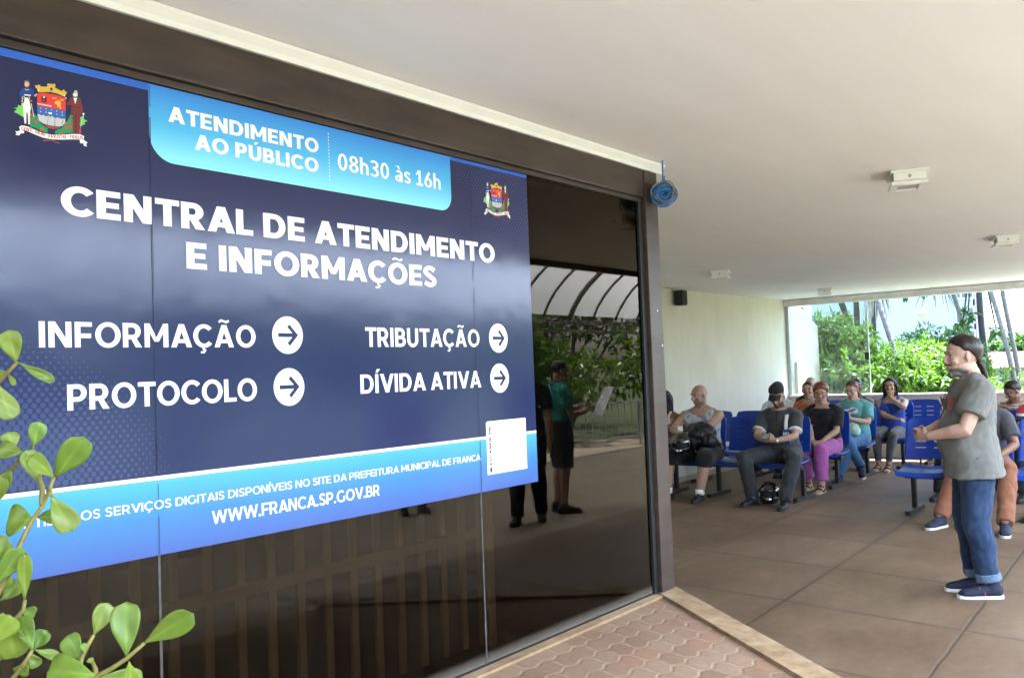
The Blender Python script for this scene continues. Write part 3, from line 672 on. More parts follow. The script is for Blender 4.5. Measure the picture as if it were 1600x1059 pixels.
for cx, cz in ((1.849, 1.722), (1.849, 1.555), (2.9245, 1.720), (2.9235, 1.554)):
    bd = flat(disc(cx, cz, .0605, 40), 2, 'arrow_badge', M_wvin)
    k = .001
    ar = [(-38, -6.5), (18, -6.5), (-2, -26), (7, -35), (41, 0), (7, 35), (-2, 26), (18, 6.5), (-38, 6.5)]
    flat([(cx+x*k, cz+z*k) for x, z in ar], 3, 'arrow', M_navy, bd)
# white plate for scanning, code left out
pl = [(2.823, 1.165), (3.086, 1.165), (3.086, 1.3805), (2.834, 1.3805), (2.826, 1.378), (2.823, 1.372)]
plate = flat(pl, 3, 'scan_plate', M_wvin)
M_ink = print_mat('black_ink', (.02, .02, .02), .3)
lettering('ESCANEIE-ME', .26, lambda u, v: (2.851-v*.013, 1.203+u*.158), 4, 'scan_lettering', M_ink, plate)
flat([(2.838, 1.178), (2.846, 1.172), (2.853, 1.178), (2.853, 1.188), (2.848, 1.196), (2.841, 1.193)], 4, 'hand_icon', M_ink, plate)
CC = {'leaf': (.22, .62, .09), 'green': (.05, .26, .10), 'dgreen': (.02, .33, .15), 'redb': (.55, .07, .05), 'brown': (.25, .07, .06), 'silver': (.55, .56, .58), 'blue': (.05, .14, .52), 'red': (.70, .05, .04), 'dark': (.03, .03, .05), 'gold': (.65, .47, .06), 'white': (.84, .84, .84), 'line': (.15, .15, .16), 'skin': (.72, .48, .35), 'hair': (.12, .10, .09), 'hairw': (.75, .75, .74), 'coat': (.02, .06, .30), 'maroon': (.17, .035, .04), 'mdark': (.07, .015, .02)}
def crest(cx, cz, k):
    root = None
    for names, part in ((('red', 'blue', 'silver', 'line'), 'crest'), (('gold',), 'crown'), (('white',), 'ribbon'), (('leaf', 'green', 'dgreen'), 'branches'), (('redb', 'brown'), 'berries'), (('coat',), 'coat'), (('skin',), 'face'), (('hair', 'hairw', 'dark', 'mdark'), 'dark_detail'), (('maroon',), 'robe')):
        mb = MB(); mi = []
        for c, l, poly in CREST:
            if c not in names: continue
            y = GY-.0030-.0003*l; n0 = len(mb.f); mb.prism([(cx+p[0]*.001*k, cz+p[1]*.001*k) for p in poly], y, y+.0002); mi += [names.index(c)]*(len(mb.f)-n0)
        o = mb.build(part, None, root or sg)
        for c in names: o.data.materials.append(print_mat('crest_'+c, CC[c], .2))
        o.data.polygons.foreach_set('material_index', mi)
        if root is None: root = o
    for i, (w, a, b) in enumerate(MOTTO):
        dx, dz = b[0]-a[0], b[1]-a[1]; L = math.hypot(dx, dz); n = (-dz/L, dx/L)
        lettering(w, .22, lambda u, v: (cx+k*.001*(a[0]+dx*u+n[0]*(v-.5)*8.5), cz+k*.001*(a[1]+dz*u+n[1]*(v-.5)*8.5)), 4, 'motto', print_mat('crest_motto', (.5, .06, .06), .2), root)
rs = random.Random(8); sm_ = MB()
for x in (1.386, 2.780):
    z = 1.102
    while z < 2.43:
        L_ = rs.uniform(.05, .30); w = rs.choice((.0011, .0016, .0024)); dx = rs.uniform(-.0006, .0006); sm_.prism(rect(x+dx-w/2, x+dx+w/2, z, min(2.432, z+L_)), GY-.0066, GY-.0060); z += L_+rs.choice((0.0, .004, .03))
sm_.build('seam', print_mat('seam_blue', (.012, .014, .035), .3), sg)
crest(1.109, 2.300, 1.0); crest(2.946, 2.304, .94)
# ---------------------------------------------------------------- clusia shrub in a planter beside the walk
def leaf_mat(name, top, under, trans=.35, rough=.32, spots=False):
    m, t, b = nt(name); t.nodes.remove(b)
    g = t.nodes.new('ShaderNodeNewGeometry'); a = t.nodes.new('ShaderNodeAttribute'); a.attribute_name = 'Col'
    v = coords(t); n = noise_t(t, v, 34, 5)
    base = mixc(t, g.outputs['Backfacing'], top, under)
    base = mixc(t, 1, base, a.outputs['Color'], 'MULTIPLY')
    base = mixc(t, .45, base, ramp(t, n, [(.3, (.38,)*3), (.7, (.60,)*3)]), 'OVERLAY')
    p = t.nodes.new('ShaderNodeBsdfPrincipled'); t.links.new(base, p.inputs['Base Color']); p.inputs['Roughness'].default_value = rough; p.inputs['Specular IOR Level'].default_value = .5
    if spots:
        sp = ramp(t, noise_t(t, v, 55, 3), [(.70, (0,)*3), (.74, (1,)*3)]); base = mixc(t, math_n(t, 'MULTIPLY', sp, .55), base, (.14, .085, .03)); t.links.new(base, p.inputs['Base Color'])
        fz = noise_t(t, v, 9, 4); base2 = mixc(t, math_n(t, 'MULTIPLY', math_n(t, 'SUBTRACT', fz, .45, True), 1.6), base, (.26, .27, .05)); t.links.new(base2, p.inputs['Base Color'])
        t.links.new(ramp(t, noise_t(t, v, 24, 4), [(.3, (.22,)*3), (.7, (.5,)*3)]), p.inputs['Roughness'])
    bump(t, p, noise_t(t, v, 90, 3), .12, .002)
    tr = t.nodes.new('ShaderNodeBsdfTranslucent'); t.links.new(mixc(t, 1, base, (1.3, 1.35, .5), 'MULTIPLY'), tr.inputs[0])
    mx = t.nodes.new('ShaderNodeMixShader'); mx.inputs[0].default_value = trans
    t.links.new(p.outputs[0], mx.inputs[1]); t.links.new(tr.outputs[0], mx.inputs[2]); t.links.new(mx.outputs[0], t.nodes['Material Output'].inputs[0])
    return m
plant = thing('clusia_shrub', 'bright green leathery leaved shrub reaching up in front of the sign at the lower left', 'shrub', (.72, 1.75, .70))
pv = Vector((.72, 1.75, .70)); rng = random.Random(5)
lv, lf, lc = [], [], []
def clusia_leaf(b, t, w, roll):
    B, T = Vector(b), Vector(t); d = T-B; L = d.length; d /= L
    to_cam = (CAMP-B).normalized(); side = d.cross(to_cam).normalized()
    side = Matrix.Rotation(roll*.8, 3, d) @ side; nrm = side.cross(d).normalized()
    if nrm.dot(to_cam) < 0: nrm = -nrm; side = -side
    w = w/max(.55, abs(math.cos(roll*.8))); k0 = len(lv); nu, nvv = 14, 9; bend = rng.uniform(-.10, .22); fold = rng.uniform(.08, .28)
    tint = rng.uniform(.85, 1.15); yel = rng.uniform(0, 1); tc = (tint*(1+.28*yel), tint*(1+.06*yel), tint*(1-.1*yel))
    for i in range(nu+1):
        u = i/nu; hw = .5*w*(max(u, 1e-6)**1.15*(1-u)**.45/.386+.05*(1-u)**4)
        for j in range(nvv):
            s = (j/(nvv-1)-.5)*2
            p = B+d*(L*u)+side*(hw*s)-nrm*(bend*L*u*u)+nrm*(fold*abs(s)**1.3*hw)-pv
            p += nrm*(.0012*math.sin(u*9+s*3)); lv.append(tuple(p))
            vein = 1.0+.55*max(0, 1-abs(s)*5)*(1-u*.8); lc.append((tc[0]*vein, tc[1]*vein, tc[2]*vein, 1))
    for i in range(nu):
        for j in range(nvv-1):
            a = k0+i*nvv+j; lf.append((a, a+1, a+nvv+1, a+nvv))
for b, t, w, roll in LEAVES: clusia_leaf(b, t, w*1.08, roll)
# leaves lower down, below the picture, so the shrub is whole
for i in range(70):
    a = rng.uniform(0, 2*math.pi); z = rng.uniform(.80, 1.02); r = rng.uniform(.03, .24)
    b = Vector((.56+r*math.cos(a)*.9, 1.74+r*math.sin(a)*.7, z-.03)); d = Vector((math.cos(a), math.sin(a), rng.uniform(.1, .9))).normalized()
    clusia_leaf(b, b+d*rng.uniform(.07, .10), rng.uniform(.035, .05), rng.uniform(-.5, .5))
me = bpy.data.meshes.new('foliage'); me.from_pydata(lv, [], lf); me.update()
ca = me.color_attributes.new('Col', 'FLOAT_COLOR', 'POINT'); ca.data.foreach_set('color', np.array(lc, dtype=np.float32).ravel())
fo = link_mesh('foliage', me, leaf_mat('clusia_leaf', (.165, .275, .035), (.20, .25, .075), .25, .33, True), plant, True)
so = fo.modifiers.new('thick', 'SOLIDIFY'); so.thickness = .0008
st = MB()
for s in STEMS:
    pts = [Vector(p)-pv for p in s]; n = len(pts)
    st.tube(pts, [.0032+.0022*i/max(1, n-1) for i in range(n)], 8)
for s in (STEMS[0], STEMS[2], STEMS[3], STEMS[4], STEMS[5], STEMS[6], STEMS[7]):
    e = Vector(s[-1])-pv; st.tube([e, e*.6+Vector((.0, .0, -.02)), Vector((0, 0, -.06))], [.0056, .007, .010], 8)
M_stem = pm('clusia_stem', (.23, .20, .05), .55, var=.35, scale=30)
st.build('stem', M_stem, plant, True)
pot = thing('planter_box', 'dark square planter box holding the leathery leaved shrub', 'planter', (.72, 1.75, .405))
MB().box(-.24, .24, -.24, .24, 0, .30, .012).build('box', pm('planter_dark', (.035, .032, .03), .6, bmp=.1), pot)
MB().slab([(-.215, -.215), (.215, -.215), (.215, .215), (-.215, .215)], .298, .306).build('soil', M_soil, pot)
# ---------------------------------------------------------------- ceiling lights, speaker, cable coil
M_lens = pm('frosted_lens', (.42, .41, .37), .35); M_inner = pm('fixture_inner', (.62, .44, .32), .6)
def ceiling_light(x, y, rz, label):
    t = thing('ceiling_light', label, 'ceiling light', (x, y, CEIL), rz, 'white box lights under the ceiling'); t.scale = (.78, .78, .85)
    MB().box(-.20, .20, -.13, .13, -.022, -.002, .004).build('mounting_plate', M_white, t)
    MB().box(-.145, .145, -.090, .090, -.075, -.0225).build('neck', M_inner, t)
    f = MB()
    f.box(-.165, .165, -.125, -.075, -.100, -.0755, .003); f.box(-.165, .165, .075, .125, -.100, -.0755, .003)
    f.box(-.165, -.105, -.0745, .0745, -.100, -.0755, .003); f.box(.105, .165, -.0745, .0745, -.100, -.0755, .003)
    f.box(-.19, -.146, -.11, .11, -.074, -.023, .003)
    fr = f.build('frame', M_white, t)
    MB().box(-.104, .104, -.074, .074, -.092, -.078).build('lens', M_lens, t)
    MB().ell((-.192, 0, -.048), (.004, .012, .012)).build('cap', pm('grey_plastic', (.35, .35, .36), .5), fr, True)
    return t
L0 = ceiling_light(5.64, 1.44, R(20), 'white box ceiling light nearest the camera, well clear of the others')
for x, y, l in ((9.40, 1.58, 'white box ceiling light near the right edge above the standing man'), (9.72, 4.57, 'white box ceiling light above the black cap man, nearest the cream wall'), (13.62, 4.74, 'small far white ceiling light just in front of the lintel beam'), (1.9, .55, 'white box ceiling light above the glass front, seen only mirrored')):
    dup(L0, (x, y, CEIL), R(20), l)
# wall speaker
sp = thing('wall_speaker', 'small black loudspeaker high on the cream wall', 'speaker', (11.26, YL, 2.53))
MB().box(-.075, .075, -.16, -.035, -.11, .10, .015).build('cabinet', pm('black_plastic', (.014, .014, .014), .5), sp)
MB().box(-.06, .06, -.167, -.161, -.095, .085, .003).build('grille', pm('black_grille', (.02, .02, .02), .8, bmp=.5, bscale=300), sp)
MB().tube([(0, -.04, .05), (0, -.02, .07), (0, -.003, .07)], .012, 8).build('bracket', M_rubber, sp)
# coil of blue network cable
ck = thing('cable_coil', 'coil of blue network cable hanging from the ceiling at the corner post', 'cable', (4.225, 2.285, 2.535))
cm = MB(); rr = random.Random(3)
def loop(mb, R0, tilt, ph, off):
    pts = []
    for k in range(29):
        a = 2*math.pi*k/28; w = 1+.10*math.sin(3*a+ph)
        p = Vector((R0*w*math.cos(a), off[1], R0*.92*w*math.sin(a))); pts.append(Matrix.Rotation(tilt, 3, 'Z') @ Matrix.Rotation(off[2], 3, 'X') @ p+Vector((off[0], 0, -.055)))
    mb.tube(pts, .0034, 6)
CABDIR = R(38)
for i in range(40): loop(cm, rr.uniform(.012, .070), -R(50)+rr.uniform(-.4, .4), rr.uniform(0, 6), (rr.uniform(-.008, .008), rr.uniform(-.03, .03), rr.uniform(-.5, .5)))
cm.build('blue_loops', pm('blue_cable', (.06, .19, .50), .45, var=.2, scale=30), ck, True)
gm = MB()
for i in range(5): loop(gm, rr.uniform(.05, .078), -R(50)+rr.uniform(-.5, .5), rr.uniform(0, 6), (rr.uniform(-.012, .012), rr.uniform(-.035, .035), rr.uniform(-.3, .3)))
gm.build('grey_loops', pm('grey_cable', (.16, .16, .15), .5), ck, True)
MB().tube([(0, 0, .123), (.004, .003, .08), (-.004, 0, .02), (.01, .01, -.02)], .005, 7).tube([(.012, .0, .04), (.05, .02, .03), (.055, .01, .0), (.03, .0, -.02)], .0035, 6).build('hanger', pm('blue_cable', (.06, .19, .50)), ck, True)

# ---------------------------------------------------------------- benches of joined blue seats
def plastic_blue():
    m, t, b = nt('blue_seat_plastic'); v = coords(t); n = noise_t(t, v, 7, 4)
    t.links.new(ramp(t, n, [(.3, (.010, .035, .26)), (.7, (.016, .055, .36))]), b.inputs['Base Color'])
    b.inputs['Roughness'].default_value = .30; b.inputs['Specular IOR Level'].default_value = .5
    bump(t, b, noise_t(t, v, 350, 2), .06, .001); return m
M_blue = plastic_blue(); M_steel = pm('black_steel', (.014, .014, .015), .42, var=.2)
def sheet(f, nu, nv, name, mat, parent, th, holes=()):
    vs = [f(i/nu, j/nv) for j in range(nv+1) for i in range(nu+1)]
    fs = [(j*(nu+1)+i, j*(nu+1)+i+1, (j+1)*(nu+1)+i+1, (j+1)*(nu+1)+i) for j in range(nv) for i in range(nu) if (i, j) not in holes]
    o = MB().add(vs, fs); me = o.mesh(name); ob = link_mesh(name, me, mat, parent, True)
    s = ob.modifiers.new('thick', 'SOLIDIFY'); s.thickness = th; s.offset = 0
    bv = ob.modifiers.new('bev', 'BEVEL'); bv.width = .002; bv.segments = 1; bv.limit_method = 'ANGLE'
    return ob
SW = .49; PITCH = .53
_seat_me = {}
def seat_pair(cy, t):
    def sp_(u, v):      # u across (y), v from front (0) to back (1)
        a = (u-.5)*2; rr_ = 1-.10*max(0, (abs(v-.5)*2-.75)/.25)**2
        y = a*SW/2*rr_; x = -.26+.44*v
        z = .428+.020*abs(a)**2.2-.018*math.sin(math.pi*min(1, v*1.1))-(.05*(1-v/.12)**2 if v < .12 else 0)+(.025*((v-.88)/.12)**2 if v > .88 else 0)
        return (x, cy+y, z)
    def bp_(u, v):
        a = (u-.5)*2; taper = 1-.05*v-.10*max(0, (v-.85)/.15)**2
        y = a*SW/2*taper; z = .530+.415*v
        x = .205+.055*v+.035*v*v-.03*abs(a)**2.0+.014*math.sin(math.pi*v)
        z -= .012*abs(a)**3*(v > .5)
        return (x, cy+y, z)
    holes = {(i, j) for j in (8, 13, 18, 23) for i in (4, 5, 6, 7, 11, 12, 13, 14)}
    if 's' not in _seat_me:
        cy0 = cy; cy = 0.0
        a = sheet(sp_, 14, 12, 'seat', M_blue, t, .012); b = sheet(bp_, 19, 32, 'backrest', M_blue, t, .010, holes)
        cy = cy0; _seat_me['s'] = a; _seat_me['b'] = b
    else:
        a = _seat_me['s'].copy(); b = _seat_me['b'].copy(); COL.objects.link(a); COL.objects.link(b); a.parent = t; b.parent = t
    a.location = (0, cy, 0); b.location = (0, cy, 0)
    br = MB()
    for s in (-1, 1): br.tube([(.04, cy+s*.10, .395), (.17, cy+s*.10, .40), (.235, cy+s*.10, .47), (.255, cy+s*.10, .60)], .011, 8)
    br.build('bracket', M_steel, t, True)
def bench(x, ys, legs, label):
    t = thing('waiting_bench', label, 'bench', (x, 0, 0), 0, 'rows of joined blue waiting seats')
    for y in ys: seat_pair(y, t)
    MB().box(-.03, .05, min(ys)-.20, max(ys)+.20, .345, .392, .004).build('beam', M_steel, t)
    for y in legs:
        lg = MB().box(-.025, .035, y-.02, y+.02, .05, .345).build('leg', M_steel, t)
        MB().box(-.28, .28, y-.026, y+.026, .004, .049, .006).build('foot_bar', M_steel, lg)
    return t
BX = (10.25, 11.45, 12.62, 13.85, 14.55)
bench(BX[0], (5.72, 5.19, 4.66, 4.13), (5.55, 4.97, 3.92), 'front blue seat bench carrying the bald man and the man in a black cap')
bench(BX[0]-.38, (2.50, 1.97, 1.44), (2.62, 1.58), 'blue seat bench behind the standing man with one empty seat at its near end')
bench(BX[1], (5.66, 5.13, 4.60, 4.07), (5.80, 3.94), 'second blue seat bench along the wall, with the woman in purple trousers at its end')
bench(BX[1], (2.42, 1.89, 1.36), (2.63, 1.6), 'blue seat bench in second row behind the seated man in orange trousers')
bench(BX[2], (5.15, 4.62, 4.09), (5.3, 3.93), 'third blue seat bench with the woman in turquoise shirt at its near end')
bench(BX[2]-.2, (2.55, 2.02, 1.49), (2.7, 1.6), 'blue seat bench hidden deep behind the seated man, with a striped shirt sitter')
bench(BX[3], (5.04, 4.51, 3.92), (5.2, 3.80), 'fourth blue seat bench with the woman in a blue tank top at its end')
bench(BX[4], (5.10, 4.57, 3.72), (5.3, 3.60), 'last empty blue seat bench against the parapet wall')
# ---------------------------------------------------------------- foliage helpers
def leaf_cloud(pts, nrms, size, rng_, droop=.3, aspect=.30):
    """many small folded leaves: numpy arrays of points and outward directions -> verts, faces"""
    n = len(pts); d = nrms+rng_.normal(0, .55, (n, 3)); d[:, 2] -= droop; d /= np.linalg.norm(d, axis=1)[:, None]
    up = rng_.normal(0, .5, (n, 3))+np.array([0, 0, 1.0]); s = np.cross(d, up); s /= np.linalg.norm(s, axis=1)[:, None]+1e-9; q = np.cross(s, d)
    L = size*rng_.uniform(.65, 1.25, n)[:, None]; W = L*aspect
    a = pts; b1 = pts+d*L*.5+s*W*.5+q*W*.25; b2 = pts+d*L*.5-s*W*.5+q*W*.25; mid = pts+d*L*.55; c = pts+d*L-q*L*.18
    V = np.stack([a, b1, mid, b2, c], 1).reshape(-1, 3)
    k = np.arange(n)[:, None]*5
    F = np.concatenate([k+np.array([0, 2, 1]), k+np.array([1, 2, 4]), k+np.array([0, 3, 2]), k+np.array([2, 3, 4])], 1).reshape(-1, 3)
    return V, F
def np_mesh(name, V, F, mat, parent, col=None, smooth=False):
    me = bpy.data.meshes.new(name); me.from_pydata(V.tolist(), [], F.tolist()); me.update()
    if col is not None:
        ca = me.color_attributes.new('Col', 'FLOAT_COLOR', 'POINT'); c4 = np.concatenate([col, np.ones((len(col), 1))], 1).astype(np.float32); ca.data.foreach_set('color', c4.ravel())
    return link_mesh(name, me, mat, parent, smooth)
M_bush = leaf_mat('bush_leaf', (.125, .225, .022), (.15, .245, .045), .34, .33)
M_bush2 = leaf_mat('bush_leaf_deep', (.085, .175, .026), (.10, .19, .04), .32, .38)
M_dull = leaf_mat('tree_leaf', (.060, .120, .022), (.075, .13, .035), .35, .4)
M_bark = pm('grey_bark', (.17, .145, .12), .9, var=.3, scale=9, bmp=.8, bscale=16, stretch=(1, 1, 3))
M_dbark = pm('dark_bark', (.055, .045, .036), .9, var=.3, scale=9, bmp=.8, bscale=16)
def crown_pts(blobs, n, rng_):
    """points gathered in whorls on lumpy ellipsoids"""
    P, D = [], []; tot = sum((b[3]*b[4]+b[3]*b[5]) for b in blobs)
    for x, y, z, rx, ry, rz in blobs:
        m = max(6, int(n*(rx*ry+rx*rz)/tot)); w = max(3, m//9)
        d = rng_.normal(0, 1, (w, 3)); d[:, 2] = np.abs(d[:, 2])*.9+rng_.uniform(-.9, .15, w); d /= np.linalg.norm(d, axis=1)[:, None]
        rad = np.where(rng_.uniform(0, 1, w) < .25, rng_.uniform(.3, .75, w), rng_.uniform(.75, 1.06, w))[:, None]; c = np.array([x, y, z])+d*rad*np.array([rx, ry, rz])
        P.append(np.repeat(c, 9, 0)+rng_.normal(0, .022, (w*9, 3))); 
        ring = rng_.normal(0, 1, (w*9, 3)); ring /= np.linalg.norm(ring, axis=1)[:, None]
        D.append(np.repeat(d, 9, 0)*.75+ring*.85)
    return np.concatenate(P), np.concatenate(D)
def bush(name, label, cat, x, y, blobs, n, size, mat, seed, group=None, trunk=True, aspect=.30, z0=-.06, bark=None):
    g = np.random.default_rng(seed); t = thing(name, label, cat, (x, y, z0), 0, group)
    P, D = crown_pts(blobs, n, g); V, F = leaf_cloud(P, D, size, g, .25, aspect)
    tint = np.repeat(np.repeat(g.uniform(.72, 1.28, (len(P)//9+1, 1)), 9, 0)[:len(P)]*g.uniform(.85, 1.15, (len(P), 1)), 5, 0)
    yel = np.repeat(g.uniform(.85, 1.25, (len(P), 1)), 5, 0)
    np_mesh('crown', V, F, mat, t, np.concatenate([tint*yel, tint, tint*.9], 1))
    if trunk:
        mb = MB()
        for b in blobs:
            e = Vector(b[:3]); k = e.normalized() if e.length else Vector((0, 0, 1))
            m_ = Vector((e.x*.35, e.y*.35, e.z*.5)); mb.tube([(0, 0, 0), m_, e, e+Vector((e.x*.1, e.y*.1, b[5]*.6))], [.06, .045, .028, .01], 7)
        mb.build('trunk', bark or M_bark, t, True)
    return t
def blobset(w, d, h, n, seed, base=.25):
    g = random.Random(seed); out = []
    for i in range(n):
        a = g.uniform(0, 2*math.pi); r = math.sqrt(g.uniform(0, 1)); zz = base+(1-base)*g.uniform(.15, .92)*(1-.55*r*r); s = g.uniform(.30, .46)
        out.append((math.cos(a)*r*w*.36, math.sin(a)*r*d*.36, h*min(zz, .80), w*s*.62, d*s*.62, h*s*.50))
    return out
def at(px, py, t):      # point on the ground-plan line through an image position, at a distance along the view axis
    d = _F+_r*((px-800)/1418.4)-_u*((py-529.5)/1418.4); return CAMP+d*t
# bushes right outside the open window
GB = 'bushes outside the window'
for px, dist, w, d, h, nb, sd, n, size, mt, lab in (
 (1298, 17.8, 1.95, 2.2, 2.55, 20, 3, 11000, .16, M_bush, 'tall bright green bush rising behind the sunlit fin wall, leftmost outside the window'),
 (1352, 18.8, 1.9, 2.2, 1.80, 16, 6, 9000, .16, M_bush, 'bright green bush right behind the edge of the glass pane'),
 (1416, 17.4, 2.15, 2.3, 1.98, 22, 4, 14000, .16, M_bush, 'large rounded yellow green bush in the middle of the window view'),
 (1470, 23.5, 2.05, 2.4, 2.45, 18, 5, 9000, .19, M_bush2, 'darker green bush standing farther back beside the street lamp'),
 (1500, 18.6, 1.5, 1.8, 1.45, 12, 9, 6000, .15, M_bush, 'low bright bush just behind the head of the standing man'),
 (1566, 22.0, 1.7, 1.8, 1.30, 10, 7, 2200, .15, M_bush, 'sparse yellowish bush below the thin palm trunks'),
 (1606, 19.5, 1.5, 2.0, .98, 10, 8, 3000, .15, M_bush, 'low yellow green bush at the right end of the window view')):
    P_ = at(px, 540, dist); bush('garden_bush', lab, 'bush', P_.x, P_.y, blobset(w, d, h, nb, sd), n, size, mt, 10+sd, GB)
# tall trees whose heads rise above the lintel
def tree(name, label, cat, P0, P1, r0, r1, head, group, bark, rings=False, seed=1, leafmat=None):
    b = Vector((P0.x, P0.y, -.06)); ax = (P1-P0); lean = Vector((ax.x, ax.y, 0))/max(.1, ax.z)
    base = P0-lean*(P0.z+.06); base.z = -.06
    t = thing(name, label, cat, base, 0, group); g = random.Random(seed); H = head
    pts = []
    for i in range(15):
        z = H*i/14; p = lean*z+Vector((0, 0, z))+Vector((math.sin(z*1.1+seed)*.05, math.cos(z*.9+seed)*.05, 0))*min(1, z/2); pts.append(p)
    m = MB(); nseg = 56 if rings else 14; P = []; Rr = []
    for i in range(nseg+1):
        f = i/nseg*14; k = min(13, int(f)); w = f-k; P.append(pts[k].lerp(pts[k+1], w)); Rr.append((r0+(r1-r0)*i/nseg)*(1+(.10*(i % 2) if rings else g.uniform(-.08, .08))))
    m.tube(P, Rr, 12); top = pts[-1]
    m.build('trunk', bark, t, True); return t, top, g
def palm_head(t, top, g, n, L, mat, droop=1.0):
    V, F, C = [], [], []
    for i in range(n):
        a = 2*math.pi*i/n+g.uniform(-.2, .2); el = g.uniform(-.3, 1.0); hd = Vector((math.cos(a), math.sin(a), 0)); pts = []
        for k in range(15):
            s = k/14; pts.append(top+hd*(L*s*math.cos(el*.6))+Vector((0, 0, L*(math.sin(el)*s-droop*s*s*.75))))
        for k in range(1, 15):
            dr = (pts[k]-pts[k-1]).normalized(); sd = dr.cross(Vector((0, 0, 1))).normalized(); fl = L*.30*math.sin(math.pi*(.15+.8*k/14))
            for q in range(3):
                o = pts[k-1].lerp(pts[k], q/3)
                for s in (-1, 1):
                    e = o+sd*s*fl*.75+dr*fl*.55+Vector((0, 0, -fl*.45)); w = dr*.022; b = len(V)
                    V += [o-w, o+w, e]; F.append((b, b+1, b+2)); c = g.uniform(.8, 1.2); C += [(c, c, c*.9)]*3
    np_mesh('fronds', np.array([tuple(v) for v in V]), np.array(F), mat, t, np.array(C))
M_dry = leaf_mat('dry_frond', (.42, .24, .07), (.38, .23, .09), .35, .6)
def skirt(t, top, g, n, L, r, mat=None):
    mb = MB()
    for i in range(n):
        a = g.uniform(0, 6.28); d = Vector((math.cos(a), math.sin(a), 0)); z0 = g.uniform(-.1, .5)
        p = top+Vector((0, 0, z0)); mb.tube([p, p+d*(r*g.uniform(.7, 1))+Vector((0, 0, -.1*L)), p+d*(r*g.uniform(1., 1.7))+Vector((0, 0, -L*g.uniform(.5, 1)))], [.016, .02, .005], 4)
    mb.build('dry_skirt', mat or M_dry, t)
GT = 'tall trunks outside the window'
t, top, g = tree('palm_tree', 'leaning palm with a pale ringed trunk rising through the middle of the window view', 'palm', at(1413, 612, 17.2), at(1374, 478, 17.6), .05, .043, 5.6, GT, M_bark, True, 2)
palm_head(t, top, g, 13, 2.2, M_dull)
t, top, g = tree('palm_tree', 'dark straight palm trunk just left of the leaning palm, with shaggy dry leaves', 'palm', at(1366, 525, 23), at(1366.5, 480, 23), .07, .065, 3.3, GT, M_dbark, True, 5)
palm_head(t, top+Vector((0, 0, 1.6)), g, 12, 1.7, M_dull); skirt(t, top, g, 60, 1.1, .22, pm('dry_grey_leaf', (.40, .36, .26), .9, var=.3))
t, top, g = tree('palm_tree', 'leaning palm with an orange dead frond near the building windows', 'palm', at(1510, 530, 26), at(1490, 465, 26.3), .075, .07, 5.4, GT, M_bark, True, 7)
palm_head(t, top+Vector((0, 0, .9)), g, 12, 2.4, M_dull); skirt(t, top+Vector((0, 0, -1.55)), g, 26, .9, .35)
t, top, g = tree('palm_tree', 'thin grey leaning palm trunk near the right edge, left one of the pair', 'palm', at(1588, 612, 22), at(1549, 458, 22.5), .055, .046, 7.4, GT, M_bark, True, 8)
palm_head(t, top, g, 13, 2.4, M_dull)
t, top, g = tree('palm_tree', 'thin grey leaning palm trunk nearest the right edge of the photo', 'palm', at(1594, 605, 24), at(1569, 455, 24.5), .06, .05, 7.9, GT, M_bark, True, 9)
palm_head(t, top, g, 13, 2.4, M_dull)
def broad(label, P0, P1, r0, H, seed, nb, size=.26, bark=M_dbark, low=()):
    t, top, g = tree('broadleaf_tree', label, 'tree', P0, P1, r0, r0*.7, H, GT, bark, False, seed)
    g2 = np.random.default_rng(seed); bl = []
    for i in range(nb):
        a = g.uniform(0, 6.28); r = g.uniform(.3, 2.2); bl.append((top.x+math.cos(a)*r, top.y+math.sin(a)*r, top.z+g.uniform(.2, 2.2), .8, .8, .55))
    bl += [(top.x+x, top.y+y, top.z+z, s, s, s*.6) for x, y, z, s in low]
    P, D = crown_pts(bl, 2600, g2); V, F = leaf_cloud(P, D, size, g2, .35, .42)
    tint = np.repeat(g2.uniform(.7, 1.3, (len(P), 1)), 5, 0); np_mesh('crown', V, F, M_dull, t, np.concatenate([tint, tint, tint], 1))
    br = MB()
    for b in bl: e = Vector(b[:3]); br.tube([top-Vector((0, 0, .4)), top.lerp(e, .5)+Vector((0, 0, .2)), e], [r0*.45, r0*.3, .015], 6)
    br.build('limbs', bark, t, True)
broad('dark tree trunk leaning left at the left end of the white building', at(1332, 520, 27), at(1318, 478, 27), .12, 4.1, 21, 9, low=((-.5, 1.0, -.75, .35),))
broad('dark tree trunk right of the leaning one, in front of the white building', at(1342, 515, 28), at(1340, 475, 28), .11, 4.3, 22, 8, low=((.2, -1.7, -.75, .35),))
broad('gnarled dark tree trunk at the right corner of the white building', at(1540, 545, 24), at(1532, 466, 24), .095, 4.6, 23, 8, low=((.1, -.35, -2.35, .15), (.0, .3, -1.9, .10), (0, .45, -2.2, .12)))
# street lamp
P = at(1455, 520, 30); sl = thing('street_lamp', 'street lamp on a curved arm in front of the white building', 'street lamp', (P.x, P.y, -.06))
hd = at(1441, 492, 30)-P; MB().tube([(0, 0, 0), (0, 0, P.z+.06), tuple(hd*.35+Vector((0, 0, P.z+.16))), tuple(hd*.75+Vector((0, 0, P.z+.08)))], [.05, .035, .03, .028], 8).build('pole', pm('galvanised', (.33, .33, .33), .5, .6), sl, True)
hv = hd+Vector((0, 0, P.z+.06)); lh = MB().ell(hv+Vector((0, 0, .03)), (.13, .20, .085)); lh.build('lamp_head', pm('lamp_shell', (.55, .54, .52), .4), sl, True); MB().ell(hv+Vector((0, 0, -.03)), (.10, .16, .075)).build('lens', pm('lamp_lens', (.68, .60, .48), .25), sl, True)
